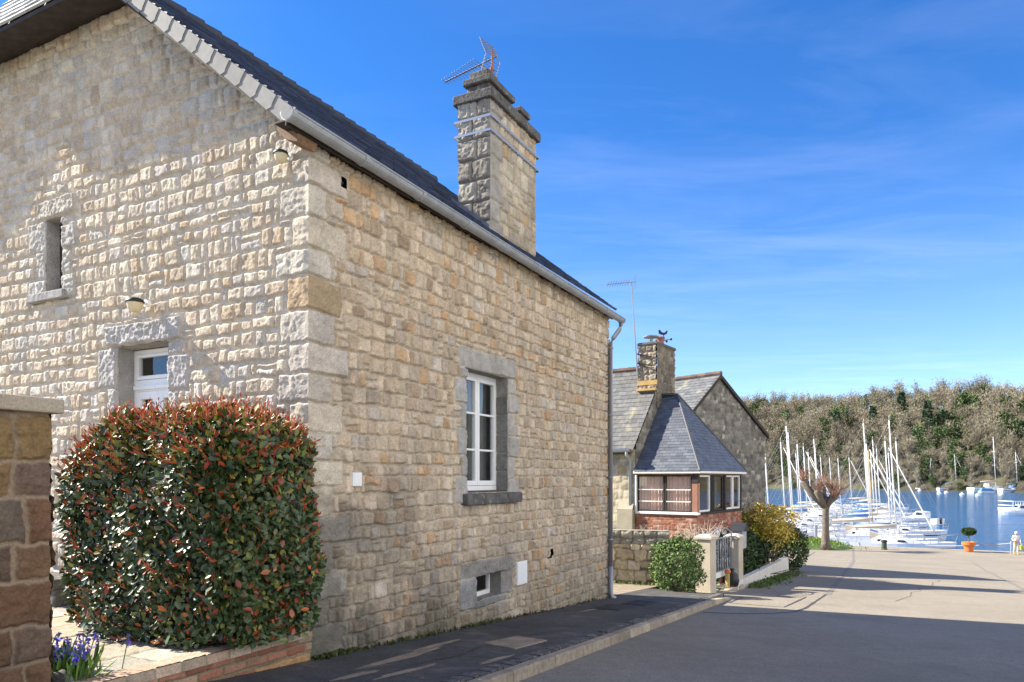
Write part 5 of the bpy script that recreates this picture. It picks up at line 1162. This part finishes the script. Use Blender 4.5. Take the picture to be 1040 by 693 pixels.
PRO = [sailboat(8.6, 9.6, M['bluecover'], M['alu'], True, mat('blue_stripe', (.05, .1, .3), .4)), sailboat(9.8, 10.8, M['beigecover'], M['alu'], False, mat('grey_stripe', (.3, .32, .35), .4)),
       sailboat(7.6, 8.6, M['beigecover'], M['woodmast'], False, mat('red_stripe', (.35, .05, .04), .4)), sailboat(9.0, 9.4, M['hull'], M['alu'], False, mat('navy_stripe', (.02, .03, .08), .4))]
for p_ in PRO: XF[p_]; p_.location = (0, 0, -500)
used = set(); ORD = ['nearest', 'second', 'third', 'fourth', 'fifth', 'sixth', 'seventh', 'eighth', 'ninth', 'tenth', 'eleventh', 'twelfth', 'thirteenth']
def place_boat(k, o, rot, scl, label, group):
    if k in used: r = copy_tree(PRO[k])
    else: used.add(k); r = PRO[k]
    r.location = o; r.rotation_euler = (0, 0, rot); r.scale = (scl,)*3; r['label'] = label; r['group'] = group; return r
rb = np.random.default_rng(131); BR = atan2(-H.v[1], -H.v[0])
rowA = [(68.5, 1, -4.9), (72.8, 0, -4.6), (76.8, 1, -2.6), (80.6, 2, -3.0), (84.8, 3, -5.6), (89.2, 0, -2.6), (94, 1, -3.2), (99.5, 3, -4.9), (106, 0, -2.8), (114, 1, -5.2), (121, 0, -3.4), (128, 3, -4.6)]
cv = ['blue cockpit cover', 'beige sail cover', 'wooden mast', 'white sail cover']
for i, (t, k, s_) in enumerate(rowA):
    place_boat(k, H.p(t, s_, ZW), BR+rb.uniform(-.03, .03), rb.uniform(.97, 1.06), 'white sailing boat with %s, %s in the right-hand row' % (cv[k], 'nearest to the quay' if i == 0 else ORD[i]+' from the quay'), 'sailing boats along the pontoon')
rowB = [(71, 2, 6.4), (75.5, 3, 6.9), (80, 1, 5.2), (84.5, 0, 6.3), (89, 3, 5.0), (94, 1, 6.6), (99, 0, 5.2), (105, 3, 6.8), (112, 1, 5.0), (119, 0, 6.4), (127, 3, 5.2), (134, 1, 6.6)]
for i, (t, k, s_) in enumerate(rowB):
    place_boat(k, H.p(t, s_, ZW), BR+rb.uniform(-.03, .03), rb.uniform(.97, 1.1), 'white sailing boat with %s, %s in the left-hand row' % (cv[k], 'nearest to the quay' if i == 0 else ORD[i]+' from the quay'), 'sailing boats along the pontoon')
rowC = [(139, 0, -1.5), (145, 3, 3.5), (150, 1, -3.), (156, 0, 2.), (161, 3, 6.), (166, 1, -.5)]
for i, (t, k, s_) in enumerate(rowC):
    place_boat(k, H.p(t, s_, ZW), BR+rb.uniform(-.05, .05), rb.uniform(.95, 1.15), 'small sailing boat with %s, %s beyond the pontoon end' % (cv[k], ORD[i]), 'sailing boats beyond the pontoon')
pn = thing('pontoon', 'long grey floating pontoon between the two rows of sailing boats', 'pontoon', H.p(64, 1.2, ZW), H.ang)
mb = MB(); mb.box(H, 64, 134, .4, 2.0, ZW+.25, ZW+.5); mb.build('deck', M['concrete'], pn)
mb = MB()
for t in range(66, 134, 6): mb.box(H, t, t+2, .5, 1.9, ZW-.3, ZW+.25)
mb.build('floats', M['iron'], pn)
for t in (70, 86, 102, 118): mb = MB(); mb.tube([H.p(t, 1.2, ZW-2), H.p(t, 1.2, ZW+2.2)], .16, 8); mb.build('pile', M['steel'], pn)
# motor boats moored astern of the sailing boats
def motorboat(L):
    r = thing('motor_boat', 'x', 'boat', (0, 0, 0)); B = L*.36; fb = .75
    mb = MB(); loft(mb, hull_secs(L, B, fb)); mb.build('hull', M['hull'], r)
    mb = MB(); loft(mb, [[(L*f, -w*B, z) for z in (fb,)]+[(L*f, -w*B*.85, fb+h_), (L*f, w*B*.85, fb+h_), (L*f, w*B, fb)] for f, w, h_ in ((-.14, .36, 1.05), (.06, .36, 1.1), (.16, .3, .5), (.36, .16, .12))]); c = mb.build('cabin', M['hull'], r)
    mb = MB()
    for sg in (-1, 1): mb.prism([(-L*.12, sg*B*.345, fb+.5), (L*.07, sg*B*.345, fb+.52), (L*.05, sg*B*.32, fb+.95), (-L*.12, sg*B*.32, fb+.92)], (0, sg*.015, 0))
    mb.poly([(L*.075, -B*.27, fb+1.02), (L*.075, B*.27, fb+1.02), (L*.15, B*.24, fb+.6), (L*.15, -B*.24, fb+.6)]); mb.build('window', M['boatglass'], c)
    mb = MB(); mb.box(OF, -L*.53, -L*.47, -.15, .15, .0, .95); mb.build('outboard_motor', M['black'], r, bevel=.03); return r
m0 = motorboat(6.2); m0.location = H.p(67.2, 12.0, ZW); m0.rotation_euler = (0, 0, BR+.1); m0['label'] = 'white motor boat near the quay left of the pollarded tree'; m0['group'] = 'motor boats in the harbour'
for (t, s_, rt, lb_) in ((70.5, 12.8, .0, 'white motor boat behind the yellow shrubs at the harbour edge'), (66.9, 3.6, .2, 'white motor boat close to the quay just right of the pollarded tree'), (118, -9.5, 2.4, 'white motor boat with dark outboard beyond the right-hand row of yachts')):
    c = copy_tree(m0); c.location = H.p(t, s_, ZW); c.rotation_euler = (0, 0, BR+rt); c['label'] = lb_
c = copy_tree(m0); c.location = at(1036, 132, ZW); c.rotation_euler = (0, 0, pi-.1); c['label'] = 'white motor boat in front of the railed barge at the right edge'
# barge with railings at the right edge
bo = at(1046, 140, ZW); bz = thing('railed_barge', 'white floating barge with railings at the right edge of the water', 'barge', bo); BF = Fr(bo, .05)
mb = MB(); mb.hexa([BF.p(a, b, ZW+z) for z, k in ((-.4, .95), (1.0, 1)) for a, b in ((-5*k, -2), (9*k, -2), (9*k, 2), (-5*k, 2))]); mb.build('hull', M['hull'], bz)
mb = MB()
for i in range(29): mb.tube([BF.p(-4.9+i*.5, -1.95, ZW+1), BF.p(-4.9+i*.5, -1.95, ZW+2.3)], .05, 4)
for z in (1.5, 2.3): mb.tube([BF.p(-4.95, 1.9, ZW+z), BF.p(-4.95, -1.95, ZW+z), BF.p(9, -1.95, ZW+z)], .06, 5)
mb.build('railing', M['whitepaint'], bz)
mb = MB(); mb.box(BF, .2, 5, -1, 1.5, ZW+1, ZW+4.6); mb.build('wheelhouse', M['hull'], bz, bevel=.06)
mb = MB(); mb.box(BF, .6, 4.6, -1.03, -1.0, ZW+2.9, ZW+4); mb.build('window', M['boatglass'], bz)
# yachts moored off the far shore
far = [(946, 384, 1, 1.5, 'small far yacht on its own at the left end of the far moorings'), (969, 372, 0, 1.8, 'far moored yacht with its bow to the right below the bare trees'), (985, 368, 3, 1.45, 'far short-masted yacht between the two taller moored yachts'),
       (1008, 350, 1, 2.3, 'tallest far moored yacht beside the blue-covered boat'), (1014, 362, 3, 1.9, 'far yacht partly behind the tallest moored yacht'), (1031, 345, 0, 1.85, 'far yacht moored near the right edge, left of its twin'), (1036, 352, 3, 1.7, 'far yacht moored at the extreme right edge')]
for (px, Z, k, sc_, lb_) in far:
    place_boat(k, at(px, Z, ZW), rb.uniform(-.25, .25) if px != 946 else 2.9, sc_, lb_, 'yachts moored off the far shore')
c = thing('covered_boat', 'boat under a bright blue tarpaulin among the far yachts', 'boat', at(1002, 338, ZW)); cf_ = Fr(at(1002, 338, ZW), .1); q_ = .62
mb = MB(); mb.hexa([cf_.p(a*q_, b*q_, ZW+z*q_) for z, k in ((0, .9), (1.3, 1)) for a, b in ((-6*k, -1.6*k), (7*k, -.6*k), (7*k, .6*k), (-6*k, 1.6*k))]); mb.build('hull', M['hull'], c)
mb = MB(); mb.prism([cf_.p(-3.4, -.8, ZW+.8), cf_.p(3.7, -.7, ZW+.8), cf_.p(2.2, -.4, ZW+2.0), cf_.p(-2.5, -.4, ZW+2.2)], cf_.v*1.3); mb.build('tarpaulin', mat('bright_blue_tarp', (.06, .26, .5), .7), c, bevel=.1)
by = None
for (px, y) in ((934, 499), (954, 502), (961, 501), (977, 503), (993, 504), (1017, 503)):
    Z = 732*-ZW/(y-486.); o = at(px, Z, ZW)
    if by is None:
        mb = MB(); mb.lathe(o, [(.1, -.3), (.75, -.1), (.9, .3), (.6, .75), (.12, .95), (.1, 1.2)], 12); by = mb.build('mooring_buoy', M['hull'], smooth=True, loc=o); r = by
    else: r = by.copy(); col.objects.link(r); r.location = o
    tag(r, 'small white mooring buoy off the far shore', 'buoy', 'white mooring buoys off the far shore')

# ================================================================== the wooded hill across the water
SA, SB = np.array([169., 476.]), np.array([241., 340.]); sd_ = (SB-SA)/np.linalg.norm(SB-SA); sn = np.array([-sd_[1], sd_[0]]); sn = sn if sn[0]*1+sn[1]*.3 > 0 else -sn
w_ = np.random.default_rng(141)
def hillz(l, d):                                        # l along the shore, d inland
    f = np.clip(d/105., 0, 1); top = 56+2*np.sin(l*.04)+1.5*np.sin(l*.09+2)+.055*np.clip(70-l, 0, 190)
    return ZW+np.where(d < 0, -1.5, np.minimum(1.2+d*.12, 3)+top*(f**.85)*(1-.12*f))+1.2*np.sin(l*.11)*np.clip(d/20, 0, 1)
def hp_(l, d): return np.array([SA[0]+sd_[0]*l+sn[0]*d, SA[1]+sd_[1]*l+sn[1]*d])
ls = np.arange(-420, 420, 12.); dsx = np.array([-6, 0, 3, 8, 15, 25, 40, 55, 70, 85, 100, 120, 200, 500, 1500.])
V = []
for l in ls:
    for d in dsx: p = hp_(l, d); V.append((p[0], p[1], float(hillz(l, d))))
n = len(dsx); i = np.arange(len(ls)*n).reshape(len(ls), n); q = np.stack([i[:-1, :-1], i[1:, :-1], i[1:, 1:], i[:-1, 1:]], -1).reshape(-1, 4)
M['hill'] = mat('hill_ground', (.055, .05, .028), .95, noise=[(.05, .4, 5), (.3, .3, 4)], mottle=[((.08, .09, .035), .04, .55, .65, .5)])
struct(npmesh('far_hill', np.array(V), q, M['hill'], None, None, True, loc=(SA[0], SA[1], ZW)))
def tree_mesh(kind, rng):
    """one woodland tree about the origin: trunk, limbs and crown as many small faces; returns V, quads, colours"""
    VV, QQ, CC = [], [], []; k = 0; Hh = {'bare': 15., 'green': 14., 'fir': 17.}[kind]
    mb = MB(); bc_ = (.20, .17, .13) if kind == 'bare' else (.14, .11, .08)
    mb.tube([(0, 0, -1), (.1, 0, Hh*.35), (.0, .1, Hh*(.6 if kind != 'fir' else .95))], [.34, .26, .10], 5, bc_)
    if kind == 'bare':
        tips = []
        for i in range(20):
            a = rng.uniform(0, 2*pi); z0 = rng.uniform(.18, .6)*Hh; b = np.array([0, 0, z0]); r = rng.uniform(2., 4.6)*(1.15-z0/Hh); e = np.array([cos(a)*r, sin(a)*r, min(Hh*.97, z0+rng.uniform(.2, .5)*Hh)])
            mb.tube([b, (b+e)/2+rng.normal(0, .4, 3)-UP*.3, e], [.16, .11, .04], 4, tuple(np.array((.24, .21, .165))*rng.uniform(.8, 1.25))); tips += [b+(e-b)*f for f in (.45, .7, .9, 1.)]
        tips = np.array(tips); n = 620; P = tips[rng.integers(len(tips), size=n)]+rng.normal(0, .85, (n, 3)); N = P*np.array([.16, .16, 0])+np.array([0, 0, .8])
        v, q, c = leaves(P, N, 1.35, pick([((.30, .25, .185), 3), ((.34, .285, .22), 3), ((.245, .215, .15), 2), ((.24, .24, .125), 1.6)], n, rng, .13), rng, .6, .13)
    elif kind == 'green':
        n = 700; D = rng.normal(0, 1, (n, 3)); D /= np.linalg.norm(D, axis=1)[:, None]; ph = rng.uniform(0, 6, 4)
        lm = 1+.25*np.sin(D[:, 0]*4+ph[0])*np.sin(D[:, 2]*5+ph[1])+.2*np.sin(D[:, 1]*6+ph[2])
        P = np.array([0, 0, Hh*.58])+D*lm[:, None]*np.array([3.6, 3.6, Hh*.42])*(1-np.abs(rng.normal(0, .25, (n, 1))))
        v, q, c = leaves(P, D, 1.15, pick([((.07, .105, .045), 3), ((.10, .14, .06), 3), ((.16, .17, .075), 1.5)], n, rng), rng, .8, .6)
    else:
        n = 620; z = rng.uniform(.1, 1, n)**.8; a = rng.uniform(0, 2*pi, n); r = 3.6*(1.05-z)**.8*(.8+.25*np.sin(z*26))*np.sqrt(rng.uniform(.35, 1, n))
        P = np.stack([r*np.cos(a), r*np.sin(a), z*Hh], 1); N = np.stack([np.cos(a), np.sin(a), -np.full(n, .25)], 1)
        v, q, c = leaves(P, N, 1.2, pick([((.05, .085, .05), 3), ((.075, .11, .06), 2)], n, rng), rng, .5, .45)
    mv = np.array(mb.v); mf = np.array([f for f in mb.f if len(f) == 4]); mc = np.array(mb.c)
    return np.concatenate([v, mv]), np.concatenate([q, mf+len(v)]), np.concatenate([c, mc])
protos = [tree_mesh('bare', w_) for i in range(5)]+[tree_mesh('green', w_) for i in range(4)]
VV, QQ, CC = [], [], []; k = 0
rows = [(1, .42), (3, .5), (6, .65), (8.5, .6), (11, .75), (17, .85), (24, .9), (31, .95), (38, 1.0), (46, 1.0), (54, 1.), (62, 1.), (70, 1.), (78, 1.), (87, 1.), (96, 1.0), (105, 1.0), (113, 1.)]
for d0, sc_ in rows:
    l = -150.
    while l < 260:
        l += w_.uniform(4.0, 8.2); dd = d0+w_.normal(0, 2.4)
        g = .5+.5*sin(l*.045+d0*.09)*cos(d0*.06-l*.02); pi_ = 5+w_.integers(4) if w_.random() < .12+.42*max(0, g-.35)*(1 if d0 < 90 else .25) else w_.integers(5)
        v, q, c = protos[pi_]; a = w_.uniform(0, 2*pi); s_ = sc_*w_.uniform(.75, 1.2)*(.8 if pi_ >= 5 and d0 > 80 else 1); p = hp_(l, dd)
        ca, sa = cos(a)*s_, sin(a)*s_; R3 = np.stack([v[:, 0]*ca-v[:, 1]*sa+p[0], v[:, 0]*sa+v[:, 1]*ca+p[1], v[:, 2]*s_*w_.uniform(.9, 1.15)+float(hillz(l, dd))], 1)
        VV.append(R3); QQ.append(q+k); CC.append(c*w_.uniform(.75, 1.25)); k += len(v)
struct(npmesh('woodland', np.concatenate(VV), np.concatenate(QQ), M['wood_far'], None, np.concatenate(CC), loc=(SA[0], SA[1], ZW)), 'stuff')
for (px, dd, hs_, lb_) in ((915, 62, 1.15, 'broad dark conifer high in the middle of the wooded hillside'), (887, 45, 1.1, 'dark conifer on the hillside above the right-hand masts'), (942, 40, 1.2, 'tall dark conifer low on the hillside above the far yachts'), (850, 38, 1.1, 'dark conifer low on the hillside above the pollarded tree')):
    bl, be = 0, 1e9
    for l in np.arange(-100, 200, 1.):
        p = hp_(l, dd); e = abs(520+732*p[0]/p[1]-px)
        if e < be: bl, be = l, e
    v, q, c = tree_mesh('fir', w_); p = hp_(bl, dd); z = float(hillz(bl, dd)); n_f = len(v)
    ct = thing('conifer_tree', lb_, 'tree', (p[0], p[1], z), 0, 'dark conifers on the far hillside')
    nl = 620*6; W = v*hs_*1.25+np.array([p[0], p[1], z]); ql = q[(q < nl).all(1)]; qt = q[(q >= nl).all(1)]-nl
    npmesh('crown', W[:nl], ql, M['wood_far'], ct, c[:nl]); npmesh('trunk', W[nl:], qt, M['wood_far'], ct, c[nl:])

# ================================================================== sky, sun, camera
GAM, EL = R(12), R(37.6)
ts = (H.v*cos(GAM)-H.u*sin(GAM))*cos(EL)+UP*sin(EL)
wd = bpy.data.worlds.new('World'); sc.world = wd; wd.use_nodes = True; nt = wd.node_tree; L = nt.links.new
bg = nt.nodes['Background']; sk = nt.nodes.new('ShaderNodeTexSky'); sk.sky_type = 'NISHITA'; sk.sun_disc = False
sk.sun_elevation = EL; sk.sun_rotation = atan2(ts[0], ts[1]); sk.air_density = SKY_AIR; sk.dust_density = SKY_DUST; sk.ozone_density = SKY_OZ; sk.altitude = 0
hs = nt.nodes.new('ShaderNodeHueSaturation'); hs.inputs['Saturation'].default_value = SKY_SAT; hs.inputs['Hue'].default_value = SKY_HUE; L(sk.outputs[0], hs.inputs['Color'])
bg.inputs['Strength'].default_value = SKY_STR
tc = nt.nodes.new('ShaderNodeTexCoord'); sp = nt.nodes.new('ShaderNodeSeparateXYZ'); L(tc.outputs['Generated'], sp.inputs[0])
dv = nt.nodes.new('ShaderNodeMath'); dv.operation = 'MAXIMUM'; dv.inputs[1].default_value = .05; L(sp.outputs['Z'], dv.inputs[0])
cx_ = nt.nodes.new('ShaderNodeMath'); cx_.operation = 'DIVIDE'; L(sp.outputs['X'], cx_.inputs[0]); L(dv.outputs[0], cx_.inputs[1])
cy_ = nt.nodes.new('ShaderNodeMath'); cy_.operation = 'DIVIDE'; L(sp.outputs['Y'], cy_.inputs[0]); L(dv.outputs[0], cy_.inputs[1])
cb2 = nt.nodes.new('ShaderNodeCombineXYZ'); L(cx_.outputs[0], cb2.inputs[0]); L(cy_.outputs[0], cb2.inputs[1])
mp = nt.nodes.new('ShaderNodeMapping'); mp.inputs['Rotation'].default_value = (0, 0, R(-32)); mp.inputs['Scale'].default_value = (.6, 1.6, 1); L(cb2.outputs[0], mp.inputs[0])
n1 = nt.nodes.new('ShaderNodeTexNoise'); n1.inputs['Scale'].default_value = 1.5; n1.inputs['Detail'].default_value = 8; n1.inputs['Roughness'].default_value = .6; n1.inputs['Distortion'].default_value = .6; L(mp.outputs[0], n1.inputs['Vector'])
n2 = nt.nodes.new('ShaderNodeTexNoise'); n2.inputs['Scale'].default_value = .35; n2.inputs['Detail'].default_value = 3; L(cb2.outputs[0], n2.inputs['Vector'])
m1 = nt.nodes.new('ShaderNodeMapRange'); m1.inputs[1].default_value = .42; m1.inputs[2].default_value = .9; L(n1.outputs['Fac'], m1.inputs[0])
m2 = nt.nodes.new('ShaderNodeMapRange'); m2.inputs[1].default_value = .38; m2.inputs[2].default_value = .65; L(n2.outputs['Fac'], m2.inputs[0])
ml = nt.nodes.new('ShaderNodeMath'); ml.operation = 'MULTIPLY'; L(m1.outputs[0], ml.inputs[0]); L(m2.outputs[0], ml.inputs[1])
mlf = nt.nodes.new('ShaderNodeMath'); mlf.operation = 'MULTIPLY'; mlf.inputs[1].default_value = .17; L(ml.outputs[0], mlf.inputs[0])
lo = nt.nodes.new('ShaderNodeMapRange'); lo.interpolation_type = 'SMOOTHSTEP'; lo.inputs[1].default_value = -.05; lo.inputs[2].default_value = .42; lo.inputs[3].default_value = .15; lo.inputs[4].default_value = 0; L(sp.outputs['Z'], lo.inputs[0])
mla = nt.nodes.new('ShaderNodeMath'); mla.operation = 'ADD'; L(mlf.outputs[0], mla.inputs[0]); L(lo.outputs[0], mla.inputs[1])
mx = nt.nodes.new('ShaderNodeMix'); mx.data_type = 'RGBA'; L(mla.outputs[0], mx.inputs[0]); L(hs.outputs[0], mx.inputs[6]); mx.inputs[7].default_value = CLOUD
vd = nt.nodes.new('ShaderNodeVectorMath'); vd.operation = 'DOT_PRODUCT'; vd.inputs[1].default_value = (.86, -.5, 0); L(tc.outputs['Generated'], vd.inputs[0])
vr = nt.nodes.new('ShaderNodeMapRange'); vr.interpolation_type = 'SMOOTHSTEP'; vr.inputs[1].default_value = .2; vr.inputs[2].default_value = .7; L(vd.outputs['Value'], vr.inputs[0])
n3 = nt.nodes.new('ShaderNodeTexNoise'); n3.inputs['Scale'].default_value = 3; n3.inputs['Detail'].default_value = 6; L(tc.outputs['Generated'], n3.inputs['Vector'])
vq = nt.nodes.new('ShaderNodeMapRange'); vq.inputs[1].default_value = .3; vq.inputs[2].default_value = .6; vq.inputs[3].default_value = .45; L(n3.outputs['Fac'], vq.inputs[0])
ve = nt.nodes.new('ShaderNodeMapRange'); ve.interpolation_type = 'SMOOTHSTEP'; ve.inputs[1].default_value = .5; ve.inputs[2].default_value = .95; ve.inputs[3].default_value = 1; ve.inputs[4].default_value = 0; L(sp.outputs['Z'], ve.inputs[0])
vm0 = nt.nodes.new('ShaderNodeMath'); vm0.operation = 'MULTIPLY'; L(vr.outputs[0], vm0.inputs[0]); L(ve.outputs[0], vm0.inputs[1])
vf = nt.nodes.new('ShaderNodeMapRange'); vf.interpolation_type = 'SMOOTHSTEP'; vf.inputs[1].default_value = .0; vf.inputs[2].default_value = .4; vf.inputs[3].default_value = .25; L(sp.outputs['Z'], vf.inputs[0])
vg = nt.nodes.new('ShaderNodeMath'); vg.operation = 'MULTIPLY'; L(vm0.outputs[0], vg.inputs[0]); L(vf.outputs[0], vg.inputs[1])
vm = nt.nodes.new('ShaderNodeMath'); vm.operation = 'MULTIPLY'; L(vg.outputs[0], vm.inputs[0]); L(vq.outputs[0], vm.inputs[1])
mx2 = nt.nodes.new('ShaderNodeMix'); mx2.data_type = 'RGBA'; L(vm.outputs[0], mx2.inputs[0]); L(mx.outputs[2], mx2.inputs[6]); mx2.inputs[7].default_value = SKY_FILL   # warm fill added to the unseen sky behind camera, lifting the shaded street wall
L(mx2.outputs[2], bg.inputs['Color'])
sl = bpy.data.lights.new('sun', 'SUN'); sl.energy = SUN_E; sl.angle = R(.53); sl.color = (1, .92, .78)
so = bpy.data.objects.new('sun', sl); col.objects.link(so); so.location = (-30, 0, 40)
from mathutils import Vector
so.rotation_euler = Vector(ts).to_track_quat('Z', 'Y').to_euler()
cam = bpy.data.cameras.new('camera'); co = bpy.data.objects.new('camera', cam); col.objects.link(co); sc.camera = co
co.location = (0, 0, 0); co.rotation_euler = (R(90), 0, 0); cam.sensor_width = 36; cam.lens = 732/1040*36
cam.shift_y = (486-346.5)/1040; cam.clip_start = .1; cam.clip_end = 5000
sc.view_settings.view_transform = 'Standard'; sc.view_settings.look = 'None'; sc.view_settings.exposure = EXPO; sc.view_settings.gamma = 1
sc.cycles.max_bounces = 6; sc.cycles.transparent_max_bounces = 12
